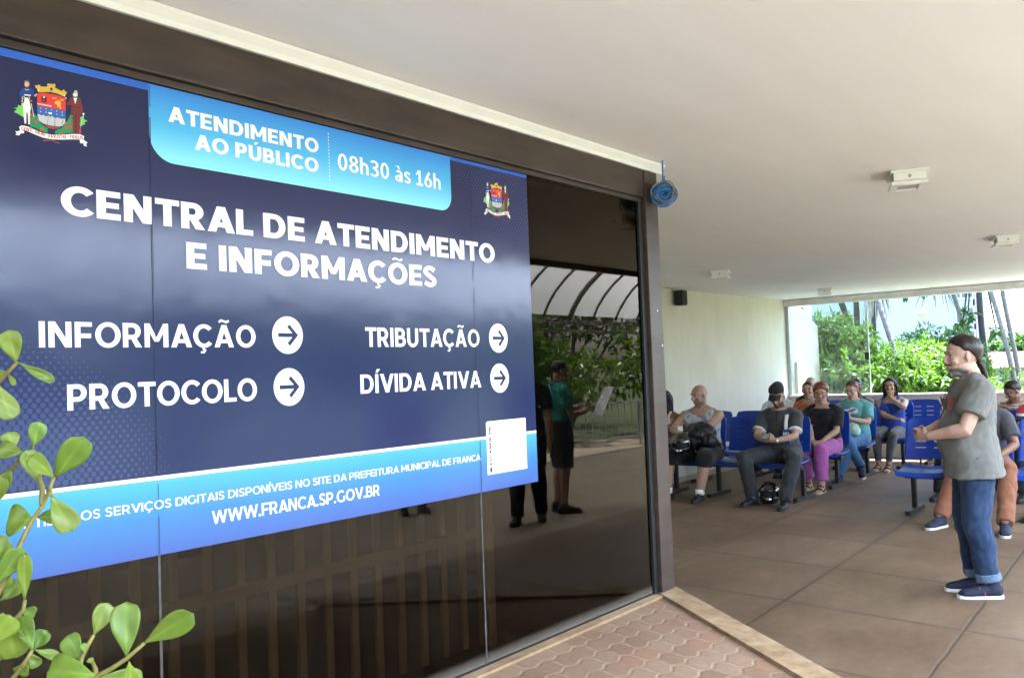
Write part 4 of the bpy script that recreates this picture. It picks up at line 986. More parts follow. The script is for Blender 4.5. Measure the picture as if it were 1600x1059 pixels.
# white building and the town beyond
M_bld = plaster('white_facade', (.50, .50, .515), .03, True, .05)
def box_building(label, P0, w, d, z1, mat, rz, wins=(), name='office_building'):
    t = thing(name, label, 'building', (P0.x, P0.y, -.06), rz)
    MB().box(0, d, -w, 0, 0, z1, .02).build('walls', mat, t)
    MB().box(-.15, d+.15, -w-.15, .15, z1+.003, z1+.30).build('parapet', M_white, t)
    for y0, y1, z0, zz in wins:
        f = MB(); f.box(-.06, -.003, y0, y1, z0, z0+.10); f.box(-.06, -.003, y0, y1, zz-.10, zz)
        for y in np.linspace(y0, y1-.08, 4): f.box(-.06, -.003, y, y+.08, z0+.101, zz-.101)
        wo_ = f.build('window', pm('alu_frame_white', (.6, .62, .63), .4), t)
        MB().box(-.02, -.002, y0+.05, y1-.05, z0+.08, zz-.08).build('pane', pm('green_grey_glass', (.10, .16, .15), .12, var=.5, scale=2, spec=.8), wo_)
    return t
# facade square to the camera axis
A = at(1270, 540, 46); B = at(1522, 540, 43); bw = (Vector((A.x, A.y, 0))-Vector((B.x, B.y, 0))).length; brz = math.atan2(A.y-B.y, A.x-B.x)-math.pi/2
def loc_y(px): 
    Q = at(px, 540, 44.5); return -(Vector((Q.x-A.x, Q.y-A.y, 0)).length)
mz = lambda py: at(1500, py, 43.5).z+.06
box_building('big white building with blank wall and a stack of green windows at its right end', A, bw+.05, 9, 11, M_bld, brz, [(loc_y(1517), loc_y(1489), mz(a), mz(b)) for a, b in ((469, 448), (507, 479), (548, 516), (590, 556))])
A2 = at(1527, 540, 45); box_building('narrow white wing set back beside the big white building', A2, .45, 6, 10.2, M_bld, brz, [])
M_tile = pm('red_roof_tiles', (.17, .048, .026), .85, var=.3, scale=3, bmp=.5, bscale=12)
def house(label, px, py, dist, w, d, hz, wall, ridge):
    P = at(px, py, dist); t = thing('tiled_house', label, 'house', (P.x, P.y, -.06), brz, 'low houses beyond the garden')
    MB().box(0, d, -w/2, w/2, 0, hz).build('wall', wall, t)
    rf = MB(); rf.add([(-.5, -w/2-.5, hz), (-.5, w/2+.5, hz), (d/2, w/2+.5, hz+ridge), (d/2, -w/2-.5, hz+ridge), (d+.5, -w/2-.5, hz), (d+.5, w/2+.5, hz)], [(0, 1, 2, 3), (3, 2, 5, 4), (0, 3, 4), (1, 5, 2), (0, 4, 5, 1)])
    rf.build('roof', M_tile, t)
    w1 = MB().box(-.05, -.004, -w*.3, -w*.1, hz*.35, hz*.75).build('window', pm('dark_window', (.04, .05, .05), .2), t)
    return t
house('low house with a red tiled roof beyond the thin palms, nearer one', 1590, 545, 42, 12, 7, 1.05, pm('house_white', (.40, .38, .35), .8), .55)
house('farther low house with red roof left of the thin palms', 1556, 545, 75, 14, 9, 1.30, pm('house_cream', (.38, .34, .28), .8), .6)
house('pale far house low on the skyline behind the palms', 1575, 545, 120, 26, 12, 1.3, pm('house_grey', (.36, .36, .37), .8), .4)
far = np.random.default_rng(4)
for i, (px, dist, h, w, l) in enumerate(((1560, 190, 5.9, 10, 'round dark tree far off on the skyline behind the palms'), (1605, 150, 4.7, 8, 'dark far tree on the skyline at the right edge'), (1545, 230, 4.6, 18, 'wide low far tree line left of the thin palms'))):
    P = at(px, 540, dist); bush('far_tree', l, 'tree', P.x, P.y, blobset(w, w, h, 12, 30+i), 3000, 1.0, M_dull, 40+i, 'trees on the skyline', True, .5, bark=M_dbark)
# ---------------------------------------------------------------- forecourt seen mirrored in the glass
cp = thing('arched_canopy', 'arched translucent canopy on steel ribs over the forecourt', 'canopy', (0, 0, 0))
def poly_mat():
    m, t, b = nt('cream_polycarbonate'); t.nodes.remove(b)
    tl = t.nodes.new('ShaderNodeBsdfTranslucent'); tl.inputs[0].default_value = (.88, .87, .82, 1)
    df = t.nodes.new('ShaderNodeBsdfDiffuse'); df.inputs[0].default_value = (.8, .79, .74, 1)
    tr = t.nodes.new('ShaderNodeBsdfTransparent'); tr.inputs[0].default_value = (.96, .95, .92, 1)
    a = t.nodes.new('ShaderNodeMixShader'); a.inputs[0].default_value = .15; t.links.new(tl.outputs[0], a.inputs[1]); t.links.new(df.outputs[0], a.inputs[2])
    c = t.nodes.new('ShaderNodeMixShader'); c.inputs[0].default_value = .14; t.links.new(a.outputs[0], c.inputs[1]); t.links.new(tr.outputs[0], c.inputs[2])
    t.links.new(c.outputs[0], t.nodes['Material Output'].inputs[0]); return m
def arc(s): # s 0..1 from outer beam to roof edge
    a = math.pi*(.10+.80*s); return -2.75-2.37*math.cos(a), 2.60+1.10*(math.sin(a)-math.sin(math.pi*.1))/(1-math.sin(math.pi*.1))+.35*s
CX0, CX1 = -8.0, 24.0
vs = []; NA = 18
for x in (CX0, CX1):
    for i in range(NA+1): y, z = arc(i/NA); vs.append((x, y, z+.03))
sh = MB().add(vs, [(i, i+1, NA+2+i, NA+1+i) for i in range(NA)]); me = sh.mesh('sheet'); link_mesh('sheet', me, poly_mat(), cp, True)
M_rib = pm('brown_steel', (.17, .14, .115), .5, .2)
x = CX0
k = 0
while x <= CX1+.01:
    r = .05 if k % 5 == 2 else .026
    MB().tube([(x, arc(i/NA)[0], arc(i/NA)[1]-r) for i in range(NA+1)], r, 8).build('rib', M_rib, cp, True); x += .82; k += 1
for yy in (0, 1):
    y, z = arc(yy); MB().box(CX0, CX1, y-.05, y+.05, z-.14, z-.06).build('edge_beam', M_rib, cp)
MB().box(CX0, CX1, -5.08, -4.94, 2.30, 2.36).build('tie_bar', M_rib, cp)
for x in (-6, -1, 4, 9, 19.2): MB().tube([(x, -5.0, 0), (x, -5.0, 2.45)], .045, 10).build('post', M_rib, cp, True)
# railing along the forecourt
fn = thing('steel_railing', 'pale grey upright bar railing along the far side of the forecourt', 'railing', (16.3, -5.45, 0), math.atan2(.6, .93))
M_rail = pm('pale_grey_paint', (.46, .46, .44), .5)
MB().box(-9, 6, -.02, .02, .86, .90).build('top_rail', M_rail, fn); MB().box(-9, 6, -.02, .02, .12, .16).build('bottom_rail', M_rail, fn)
bars = MB()
for i in range(100): bars.box(-8.9+i*.15-.008, -8.9+i*.15+.008, -.008, .008, .161, .859)
bars.build('upright_bars', M_rail, fn)
for i in range(7): MB().box(-9+i*2.4-.03, -9+i*2.4+.03, -.03, .03, .002, .95).build('post', M_rail, fn)
GH = 'trees behind the railing'
TL = ['dark bushy tree behind the middle of the mirrored railing', 'sunny yellow green tree right behind the mirrored railing', 'bright leafy tree at the right end of the mirrored railing', 'dull green tree behind the left end of the mirrored railing', 'sunny tree past the far end of the mirrored railing', 'dull green tree beyond the forecourt facing the sign', 'bushy tree beyond the forecourt facing the left half of the sign', 'leafy tree beyond the forecourt facing the shrub at the left', 'tall dense tree in the second row behind the mirrored railing', 'tall dense tree standing deepest behind the mirrored railing, left one']
for i, (x, y, w, h) in enumerate(((13.2, -9.4, 4.2, 3.6), (17.2, -8.2, 4.0, 3.3), (20.6, -6.2, 4.2, 3.9), (9.3, -10.6, 4.6, 4.2), (24.5, -5.0, 4.5, 4.2), (5.2, -11.2, 4.5, 4.0), (.8, -11.0, 4.5, 4.2), (-4.0, -10.6, 4.6, 4.0), (22.0, -10.5, 6, 6.0), (15.0, -13.0, 6, 6.2))):
    bush('garden_tree', TL[i], 'tree', x, y, blobset(w, w, h, 13, 60+i), 4200, .24, M_bush if i in (0, 1, 2, 3, 4) else M_dull, 70+i, GH, True, .36)
# ---------------------------------------------------------------- people
V3 = Vector
def remesh(mb, voxel, smooth=4, factor=.5):
    me = mb.mesh('tmp'); o = bpy.data.objects.new('tmp', me); COL.objects.link(o)
    r = o.modifiers.new('r', 'REMESH'); r.mode = 'VOXEL'; r.voxel_size = voxel; r.use_smooth_shade = True
    if smooth: s = o.modifiers.new('s', 'SMOOTH'); s.iterations = smooth; s.factor = factor
    dg = bpy.context.evaluated_depsgraph_get(); out = bpy.data.meshes.new_from_object(o.evaluated_get(dg))
    bpy.data.objects.remove(o); bpy.data.meshes.remove(me); return out
def get_co(me):
    a = np.empty(len(me.vertices)*3, np.float32); me.vertices.foreach_get('co', a); return a.reshape(-1, 3)
def set_col(me, col):
    ca = me.color_attributes.new('Col', 'FLOAT_COLOR', 'POINT'); c4 = np.concatenate([np.clip(col, 0, 1), np.ones((len(col), 1))], 1).astype(np.float32); ca.data.foreach_set('color', c4.ravel())
def wrinkle(me, amp, freq, seed, st=(1, 1, 1)):
    me.update(); co = get_co(me); n = np.empty(len(co)*3, np.float32); me.vertices.foreach_get('normal', n); n = n.reshape(-1, 3)
    f = mnoise.noise; o = seed*7.3
    d = np.array([f((p[0]*freq*st[0]+o, p[1]*freq*st[1], p[2]*freq*st[2]))*.7+abs(f((p[0]*freq*1.9+p[2]*freq*.8, p[1]*freq*1.9+o, p[2]*freq*1.2)))*.8 for p in co.tolist()])
    co = co+n*(d*amp)[:, None].astype(np.float32); me.vertices.foreach_set('co', co.ravel()); me.update()
M_skin = vcol_mat('skin', .48, .4, .10, .12, 160, sss=.10)
M_cloth = vcol_mat('woven_cloth', .88, .2, .14, .30, 220, sheen=.15)
M_denim = vcol_mat('denim', .85, .2, .30, .4, 260, sheen=.1, stretch=(1, 1, .35))
M_hair = vcol_mat('hair', .42, .45, .35, .9, 42, stretch=(3, 3, .35))
M_shoe = pm('dark_shoe', (.014, .014, .016), .5, var=.3); M_navyshoe = pm('navy_canvas', (.015, .02, .045), .8, var=.3, scale=40, bmp=.3, bscale=300)
M_sole = pm('white_rubber', (.70, .69, .66), .6); M_blacksole = pm('dark_sole', (.02, .02, .02), .7); M_tan = pm('tan_sole', (.42, .32, .2), .7)
M_eye = pm('eye_white', (.72, .68, .64), .2, var=0); M_gold = pm('thin_frame', (.10, .07, .05), .3, .4); M_blackgl = pm('black_gloss', (.010, .010, .011), .12, var=0, coat=.6)
SKIN = {'fair': (.50, .325, .245), 'tan': (.40, .245, .165), 'brown': (.235, .125, .08), 'dark': (.095, .050, .034)}
def ik(S, W, a, b, hint):
    d = W-S; L = min(d.length, (a+b)*.995); u = d.normalized(); W = S+u*L
    x = (a*a-b*b+L*L)/(2*L); h = math.sqrt(max(1e-6, a*a-x*x)); p = (hint-u*hint.dot(u)).normalized()
    return S+u*x+p*h, W
def rot_towards(v, ax, ang): return Matrix.Rotation(ang, 3, ax) @ v
def hand(mb, W, d, n, left, curl=.5, spread=.2, s=1.0, thumb=.6):
    d = d.normalized(); n = (n-d*n.dot(d)).normalized(); th = d.cross(n)*(-1 if left else 1)
    mb.tube([W-d*.02, W+d*.012*s, W+d*.045*s, W+d*.078*s, W+d*.090*s], [.0165*s, .0155*s, .0150*s, .0125*s, .008*s], 12, ry=[.025*s, .030*s, .039*s, .039*s, .034*s], up=th)
    mb.ell(W+d*.035*s+th*.026*s+n*.006*s, (.020*s,)*3)
    for i, (o, L) in enumerate(((.030, .070), (.0105, .080), (-.0095, .074), (-.029, .058))):
        L *= s; b = W+d*.082*s+th*o*s; f = (d+th*(o*spread*6)).normalized(); pts = [b-f*.012*s, b]; c = curl*(1+.10*i); p = b
        for k, fr in enumerate((.42, .32, .26)):
            f = rot_towards(f, f.cross(n).normalized(), c*(1.0, 1.15, .8)[k]); p = p+f*(L*fr); pts.append(p)
        mb.tube(pts, [.0094*s, .0092*s, .0086*s, .0078*s, .0058*s], 8)
    b = W+d*.020*s+th*.030*s; t1 = (d*.62+th*thumb+n*(.95-thumb)).normalized(); p1 = b+t1*.036*s; t2 = (d*.85+th*.15+n*(1.05-thumb)).normalized(); p2 = p1+t2*.032*s; p3 = p2+(t2+n*.2).normalized()*.024*s
    mb.tube([b-t1*.012*s, b, p1, p2, p3], [.013*s, .0128*s, .0108*s, .0098*s, .0068*s], 9)
def head_prims(mb, T, k=1.0, nose=1.0, fat=0.0, fem=False):
    """T maps head-local metres to body space"""
    R3 = T.to_3x3(); q = lambda x, y, z: T @ V3((x*k, y*k, z*k))
    E = lambda c, r, M=None: mb.ell(q(*c), tuple(v*k for v in r), R3 if M is None else R3 @ M, 20, 14)
    E((-.008, 0, .028), (.098, .077, .090)); E((.022, 0, -.008), (.072, .066, .086)); E((.033, 0, -.06), (.056, .052+fat*.012, .058))
    E((.072, 0, -.098), (.021, .022, .017)); E((.080, .031, .036), (.016, .024, .009)); E((.080, -.031, .036), (.016, .024, .009)); E((.086, 0, .032), (.012, .02, .012))
    for s in (-1, 1):
        E((.064, s*.042, -.020), (.024, .022+fat*.008, .022)); E((.012, s*(.046+fat*.012), -.066), (.042, .016, .028)); E((.100, s*.0115*nose, -.029), (.012, .0095*nose, .009))
        E((-.006, s*.079, -.002), (.017, .0085, .032), Matrix.Rotation(s*.35, 3, 'Z')); E((-.004, s*.080, -.028), (.010, .007, .010))
    mb.tube([q(.086, 0, .026), q(.102, 0, -.002), q(.114*(.97+.03*nose), 0, -.024)], [.0085*k, .011*k*nose, .0135*k*nose], 12)
    E((.091, 0, -.0555), (.0125, .025, .0058)); E((.0895, 0, -.0665), (.0125, .021, .0066))
    if fat: E((.045, 0, -.098), (.042, .045, .02+.012*fat))
def head_colour(co, T, base, k=1.0, side=1.2, lips=(.36, .12, .10), brow=(.03, .02, .015), beard=None, scalp=None, beard_top=-.045, grey=None):
    M = np.array(T.inverted()); q = co @ M[:3, :3].T+M[:3, 3]; q = q/k; x, y, z = q[:, 0], q[:, 1], q[:, 2]
    col = np.tile(np.array(base), (len(co), 1)); inh = (z > -.13) & (np.abs(x) < .14) & (np.abs(y) < .1) & (z < .14)
    def mixm(w, c): nonlocal col; w = (np.clip(w, 0, 1)*inh)[:, None]; col = col*(1-w)+np.array(c)*w
    fr = np.clip((x-.05)/.03, 0, 1)
    bl = np.exp(-(((np.abs(y)-.040)/.02)**2+((z+.022)/.018)**2))*fr*.35; mixm(bl, (base[0]*1.05, base[1]*.72, base[2]*.66))
    if scalp is not None: mixm(np.clip((z-.045+np.clip(x, 0, 1)*-.35)/.02, 0, 1)*.8*np.clip((.075-x)/.02, 0, 1), scalp)
    if beard is not None:
        w = np.clip((beard_top-z+np.clip(.05-x, 0, 1)*side)/.012, 0, 1)*np.clip((z+.125)/.01, 0, 1)*np.clip((x+.012)/.02, 0, 1)
        must = np.exp(-((y/.030)**4+((z+.043)/.0075)**4))*fr; w = np.maximum(w*(1-np.exp(-((y/.022)**4+((z+.061)/.009)**4))*fr), must); mixm(w*.92, beard)
        if grey is not None: mixm(w*np.exp(-((z+.095)/.028)**2)*.8, grey)
    mixm(np.exp(-((y/.024)**4+((z+.061)/.0105)**4))*fr*.75, lips)
    mixm(np.exp(-((z+.061)/.0016)**2)*(np.abs(y) < .024)*fr*.8, (base[0]*.25, base[1]*.18, base[2]*.17))
    ay = np.abs(y)
    mixm(np.exp(-(((ay-.033)/.019)**4+((z-.034-.004*(1-((ay-.033)/.02)**2))/.0048)**2))*fr*.85, brow)
    mixm(np.exp(-(((ay-.032)/.0135)**4+((z-.0125)/.0055)**4))*fr, (.62, .57, .53)); mixm(np.exp(-(((ay-.032)/.0058)**4+((z-.0125)/.0058)**4))*fr, (.025, .014, .010))
    mixm(np.exp(-(((ay-.032)/.0165)**4+((z-.0185)/.0022)**2))*fr*.85, (.03, .02, .016))
    mixm(np.exp(-(((ay-.010)/.004)**2+((z+.0375)/.003)**2))*fr*.8, (base[0]*.2, base[1]*.15, base[2]*.15))
    return col
def hair_cap(mb, T, k, ctrl, puff=.012, seed=1, crown=0.0):
    """ctrl: polar angles (deg) of the hairline at azimuth 0 (brow), 45, 90 (ear), 135, 180 (nape)"""
    C = V3((-.010, 0, .030)); nu, nv = 48, 16; g = seed*3.7; outer, inner = [], []
    for i in range(nu):
        a = 2*math.pi*i/nu; aa = abs((a+math.pi) % (2*math.pi)-math.pi)/math.pi*4; j0 = min(3, int(aa)); w = aa-j0; w = w*w*(3-2*w); tm = R(ctrl[j0]*(1-w)+ctrl[j0+1]*w)
        tm += R(2.5)*math.sin(a*13+g)
        for j in range(nv+1):
            th = tm*j/nv; e = V3((math.sin(th)*math.cos(a), math.sin(th)*math.sin(a), math.cos(th)))
            pf = puff*(1-.75*(j/nv)**4)+crown*max(0, e.z)+.0035*mnoise.noise((a*6+g, th*2, g))*(1 if j < nv else .3)
            outer.append(T @ ((C+V3((e.x*(.098+pf), e.y*(.077+pf), e.z*(.090+pf))))*k)); inner.append(T @ ((C+V3((e.x*.088, e.y*.068, e.z*.080)))*k))
    n = nv+1; off = nu*n; fs = []
    for i in range(nu):
        i2 = (i+1) % nu
        for j in range(nv):
            fs.append((i*n+j, i*n+j+1, i2*n+j+1, i2*n+j)); fs.append((off+i*n+j, off+i2*n+j, off+i2*n+j+1, off+i*n+j+1))
        fs.append((i*n+nv, off+i*n+nv, off+i2*n+nv, i2*n+nv))
    mb.add(outer+inner, fs)
def locks(mb, T, k, az, th0, pathf, n, rng_, r0=.014, jitter=.010):
    C = V3((-.010, 0, .030))
    for i in range(n):
        a = R(rng_.uniform(*az)); th = R(rng_.uniform(*th0)); sgn = rng_.choice((-1, 1)) if az[0] >= 0 else 1
        e = V3((math.sin(th)*math.cos(a), sgn*math.sin(th)*math.sin(a), math.cos(th))); p = (C+V3((e.x*.106, e.y*.085, e.z*.098)))*k
        pts = pathf(p, rng_); pts = [T @ (q+V3((rng_.uniform(-jitter, jitter), rng_.uniform(-jitter, jitter), 0))*(0 if i_ == 0 else 1)) for i_, q in enumerate(pts)]
        m = len(pts); sm = []
        for u in range((m-1)*4+1):
            f = u/4; a_ = min(m-2, int(f)); w = f-a_; p0, p1, p2, p3 = pts[max(0, a_-1)], pts[a_], pts[a_+1], pts[min(m-1, a_+2)]
            sm.append(.5*((2*p1)+(p2-p0)*w+(2*p0-5*p1+4*p2-p3)*w*w+(3*p1-p0-3*p2+p3)*w**3))
        mm = len(sm); mb.tube(sm, [r0*(1-.65*(u/(mm-1))**1.6) for u in range(mm)], 7)
def foot_frame(A, yaw, pitch=0):
    f = V3((math.cos(yaw)*math.cos(pitch), math.sin(yaw)*math.cos(pitch), -math.sin(pitch))); s = V3((-math.sin(yaw), math.cos(yaw), 0)); return f, s, s.cross(f)*-1 if s.cross(f).z < 0 else s.cross(f)
def person(label, pos, yaw, pose='sit', s=1.0, girth=1.0, belly=0.0, bust=0.0, skin='tan', head=(0, 0, 0), lean=0.0, hands=None, legs=None,
           shirt=None, pants=None, shoes='dark', hair=None, face=None, voxel=.0058, glasses=False, mat_pants=None, twist=0):
    face = face or {}; base = SKIN[skin] if isinstance(skin, str) else skin; rg = random.Random(len(label)*31+int(pos[0]*100))
    root = thing('person', label, 'person', (pos[0], pos[1], pos[2] if len(pos) > 2 else 0), yaw)
    # skeleton
    sit = pose == 'sit'
    pel = V3((-.055, 0, .535)) if sit else V3((0, 0, .93*s))
    cl, sl = math.cos(lean), math.sin(lean)
    sp = lambda h, x=0, y=0: pel+V3((h*sl+x*cl, y, h*cl-x*sl))         # point h up the leaning spine
    up = V3((sl, 0, cl)); tl = .52*s if sit else .50*s
    neck = sp(tl); hc = neck+up*(.125*s)+V3((face.get('fwd', .035 if sit else .03)*s, 0, .012))
    hy, hp, hr = (R(a) for a in head)
    T = Matrix.Translation(hc) @ (Matrix.Rotation(hy, 4, 'Z') @ Matrix.Rotation(hp, 4, 'Y') @ Matrix.Rotation(hr, 4, 'X')); k = s*face.get('size', 1.0)
    gw = girth
    def torso(mb, inf, h0, h1, hem=0.0):
        prof = [(-.12, .150, .105), (-.03, .172, .118), (.06, .165, .116), (.15, .150, .108), (.24, .150, .108), (.33, .163, .114), (.40, .168, .112), (.45, .150, .098), (.49, .105, .078), (.515, .075, .066)]
        P, rx, ry = [], [], []; H = np.array([p[0] for p in prof])*s
        for h in np.linspace(h0*s, h1*s, 15):
            w = np.interp(h, H, [p[1] for p in prof])*s; d = np.interp(h, H, [p[2] for p in prof])*s
            hh = h/s; b = belly*math.exp(-((hh-.10)/.13)**2); up_ = 1-max(0, (hh-.42)/.1)*.9; w *= 1+(gw-1)*max(.2, up_); d *= 1+(gw-1)*max(.2, up_)*.8
            hm = hem*max(0, 1-(h-h0*s)/(.16*s))
            P.append(sp(h, b*.5+bust*.012*math.exp(-((hh-.34)/.09)**2))); rx.append(d+b*.55+inf+hm); ry.append(w+b*.15+inf+hm)
        mb.tube(P, rx, 26, ry=ry, up=(0, 1, 0))
        if bust and h1 > .36:
            for y in (-1, 1): mb.ell(sp(.325*s, .085*s*(1+(gw-1)*.7), y*.068*s*gw), ((.062+.016*bust)*s+inf*.6, (.066+.012*bust)*s+inf*.6, (.066+.012*bust)*s+inf*.6))
        if belly > .03 and inf: pass
    shw = .178*s*(1+(gw-1)*.55); sh = {1: sp(.425*s, -.005, shw), -1: sp(.425*s, -.005, -shw)}
    la, lb = .285*s, .245*s
    arms = {}
    hands = hands or {}
    for sd in (1, -1):
        h = hands.get(sd) or ({'w': V3((.30, sd*.12, .60)), 'd': V3((.9, -sd*.3, -.2)), 'n': V3((0, 0, -1))} if sit else {'w': sh[sd]+V3((.06, sd*.07, -.53*s)), 'd': V3((.15, 0, -1)), 'n': V3((0, -sd, 0))})
        hint = V3(h.get('hint', (-.35, sd*.75, -.55))); el, W = ik(sh[sd], V3(h['w']), la, lb, hint); arms[sd] = (sh[sd], el, W, V3(h.get('d') or (W-el)), V3(h.get('n', (0, 0, -1))), h.get('curl', .45), h.get('spread', .2), h.get('th', .70))
    legs = legs or {}
    lg = {}
    for sd in (1, -1):
        hip = pel+V3((.02 if sit else 0, sd*.092*s*(1+(gw-1)*.5), -.02))
        L = legs.get(sd) or ({'k': (.44*s-.02, sd*.15, .505), 'a': (.44, sd*.15, .085)} if sit else {'k': (.02, sd*.105, .50*s), 'a': (-.02, sd*.11, .085)})
        lg[sd] = (hip, V3(L['k']), V3(L['a']), L.get('yaw', sd*.15), L.get('pitch', 0))
    ar = (.92+.08*gw if gw < 1.2 else gw*.92)*face.get('arm', 1.0)
    def arm_tubes(mb, inf, f0=0, f1=2.0, taper=0.0):
        for sd in (1, -1):
            S, E_, W = arms[sd][:3]; pts, rr_ = [], []
            for i in range(15):
                f = f0+(f1-f0)*i/14; p = S.lerp(E_, f) if f <= 1 else E_.lerp(W, f-1)
                r = np.interp(f, [0, .25, .6, 1, 1.25, 1.6, 2], [.052, .050, .044, .039, .041, .033, .0245])*s*(ar if f < 1.4 else (1+ar)/2)
                pts.append(p); rr_.append(r+inf+taper*(f/f1))
            mb.tube(pts, rr_, 14)
            if f0 == 0: mb.ell(S-V3((0, 0, .008)), (.052*s*ar+inf,)*3)
    lw = 1+(gw-1)*.75
    def leg_tubes(mb, inf, f1=2.0, flare=0.0, f0=0):
        for sd in (1, -1):
            Hp, K, A = lg[sd][:3]; pts, rr_ = [], []
            for i in range(23):
                f = f0+(f1-f0)*i/22
                p = Hp.lerp(K, f) if f <= 1 else K.lerp(A, f-1)
                if .9 < f < 1.1 and sit: p = p+(K-(Hp+A)/2).normalized()*-.012
                if 1.0 < f < 1.6: p = p+V3((-.012*math.sin((f-1)/.6*math.pi), 0, 0))
                r = np.interp(f, [0, .3, .7, 1, 1.3, 1.7, 2], [.092, .086, .068, .057, .058, .042, .036])*s*lw
                pts.append(p); rr_.append(r+inf+flare*max(0, f-1))
            mb.tube(pts, rr_, 18)
            if f1 > 1: mb.ell(K, (.057*s*lw+inf,)*3)
    # body: one continuous skin surface
    mb = MB(); torso(mb, 0, -.10, .515); arm_tubes(mb, 0); leg_tubes(mb, 0)
    mb.ell(pel, (.11*s, .155*s*gw, .10*s)); mb.tube([neck-up*.05, neck+up*.02, hc-T.to_3x3() @ V3((.018*k, 0, .035*k))], [.064*s*(.9+.1*gw), .056*s*(.85+.15*gw), .054*s*(.8+.2*gw)], 16)
    for sd in (1, -1): mb.tube([neck+up*.02, sp(.465*s, -.01, sd*shw*.55), sh[sd]], [.040*s, .046*s, .045*s], 12)
    head_prims(mb, T, k, face.get('nose', 1.0), face.get('fat', 0.0))
    for sd in (1, -1):
        S, E_, W, d, n, c, spd, tth = arms[sd]; hand(mb, W, d, n, sd == 1, c, spd, s*(.97 if not bust else .9), tth)
        A, fy, fp = lg[sd][2:]; f, sdv, u = foot_frame(A, fy, fp)
        mb.tube([A-f*.045-u*.05, A-u*.03, A+f*.06-u*.045, A+f*.125-u*.060, A+f*.165-u*.066], [.030*s, .036*s, .040*s, .042*s, .030*s], 12, ry=[.030*s, .036*s, .030*s, .018*s, .012*s], up=u)
        mb.tube([A+V3((0, 0, .04)), A-u*.045], [.038*s, .036*s], 12)
        if shoes == 'sandal':
            for i, o in enumerate((.030, .014, 0, -.014, -.027)): mb.tube([A+f*.15+sdv*o*sd*-1-u*.066, A+f*(.192-.006*i)+sdv*o*sd*-1-u*.070], [.010, .007], 7)
    me = remesh(mb, voxel, 3); co = get_co(me)
    col = head_colour(co, T, base, k, face.get('side', 1.2), face.get('lips', (base[0]*.72, base[1]*.45, base[2]*.45)), face.get('brow', (.03, .02, .015)), face.get('beard'), face.get('scalp'), face.get('beard_top', -.045), face.get('grey'))
    set_col(me, col); link_mesh('body', me, M_skin, root)
    # shirt
    if shirt:
        mb = MB(); sl_ = shirt.get('sleeve', .55); inf = shirt.get('inf', .013)
        if sl_ > 0:
            torso(mb, inf, shirt.get('hem', -.10), shirt.get('top', .508), shirt.get('flare', .0)); arm_tubes(mb, inf+.004, 0, sl_, shirt.get('loose', .012))
            for sd in (1, -1): mb.tube([sp(.485*s, -.008, sd*.075*s), sp(.470*s, -.008, sd*shw*.6), sh[sd]], [.045*s+inf*.5, .052*s+inf*.5, .055*s+inf*.5], 14)
        else:
            torso(mb, inf, shirt.get('hem', -.10), shirt.get('top', .40), shirt.get('flare', .0))
            wS = shirt.get('strap', .022)
            for sd in (1, -1):
                y = sd*(.105*s*(1+(gw-1)*.6)); mb.tube([sp(.36*s, .118*s*gw, y*.95), sp(.425*s, .098*s*gw, y), sp(.485*s, .045*s, y), sp(.497*s, -.015, y), sp(.46*s, -.085*s*gw, y), sp(.37*s, -.112*s*gw, y)], [wS]*6, 10, ry=[.012, .012, .016, .018, .014, .012], up=(0, 1, 0)) if wS < .03 else mb.tube([sp(.34*s, .10*s*gw, y), sp(.425*s, .088*s*gw, y), sp(.475*s, .04*s, y), sp(.482*s, -.015, y), sp(.45*s, -.075*s*gw, y), sp(.35*s, -.10*s*gw, y)], [.022]*6, 12, ry=[wS]*6, up=(0, 1, 0))
        me = remesh(mb, .0085, 6); wrinkle(me, shirt.get('wr', .010), 9, rg.random(), (1, 1, .7)); co = get_co(me)
        # spine coordinates for prints
        rel = co-np.array(pel); hgt = rel @ np.array(up); fwd = rel @ np.array((cl, 0, -sl))
        set_col(me, shirt['col'](hgt/s, co[:, 1]/s, fwd/s, co) if callable(shirt['col']) else np.tile(np.array(shirt['col']), (len(co), 1)))
        so_ = link_mesh(shirt.get('name', 'shirt'), me, shirt.get('mat', M_cloth), root)
        if shirt.get('trim') and sl_ > 0:
            tb = MB()
            for sd in (1, -1):
                S, E_ = arms[sd][:2]; r = np.interp(sl_, [0, .25, .6, 1], [.052, .050, .044, .039])*s*ar+inf+.004+shirt.get('loose', .012)
                tb.tube([S.lerp(E_, sl_-.03), S.lerp(E_, sl_+.025)], [r+.001, r+.0015], 18)
            tb.build('sleeve_trim', shirt['trim'], so_, True)
    # trousers
    if pants:
        mb = MB(); inf = pants.get('inf', .014); mb.ell(pel-V3((0, 0, .01)), (.114*s+inf*.6, .150*s*gw+inf*.6, .095*s+inf*.5)); torso(mb, inf*.8, -.10, pants.get('waist', .10)); leg_tubes(mb, inf, pants.get('len', 2.0), pants.get('flare', .008))
        me = remesh(mb, .0085, 6); wrinkle(me, pants.get('wr', .011), 10, rg.random()); co = get_co(me)
        cp_ = pants['col']; set_col(me, cp_(co) if callable(cp_) else np.tile(np.array(cp_), (len(co), 1)))
        po = link_mesh(pants.get('name', 'trousers'), me, pants.get('mat', M_cloth), root)
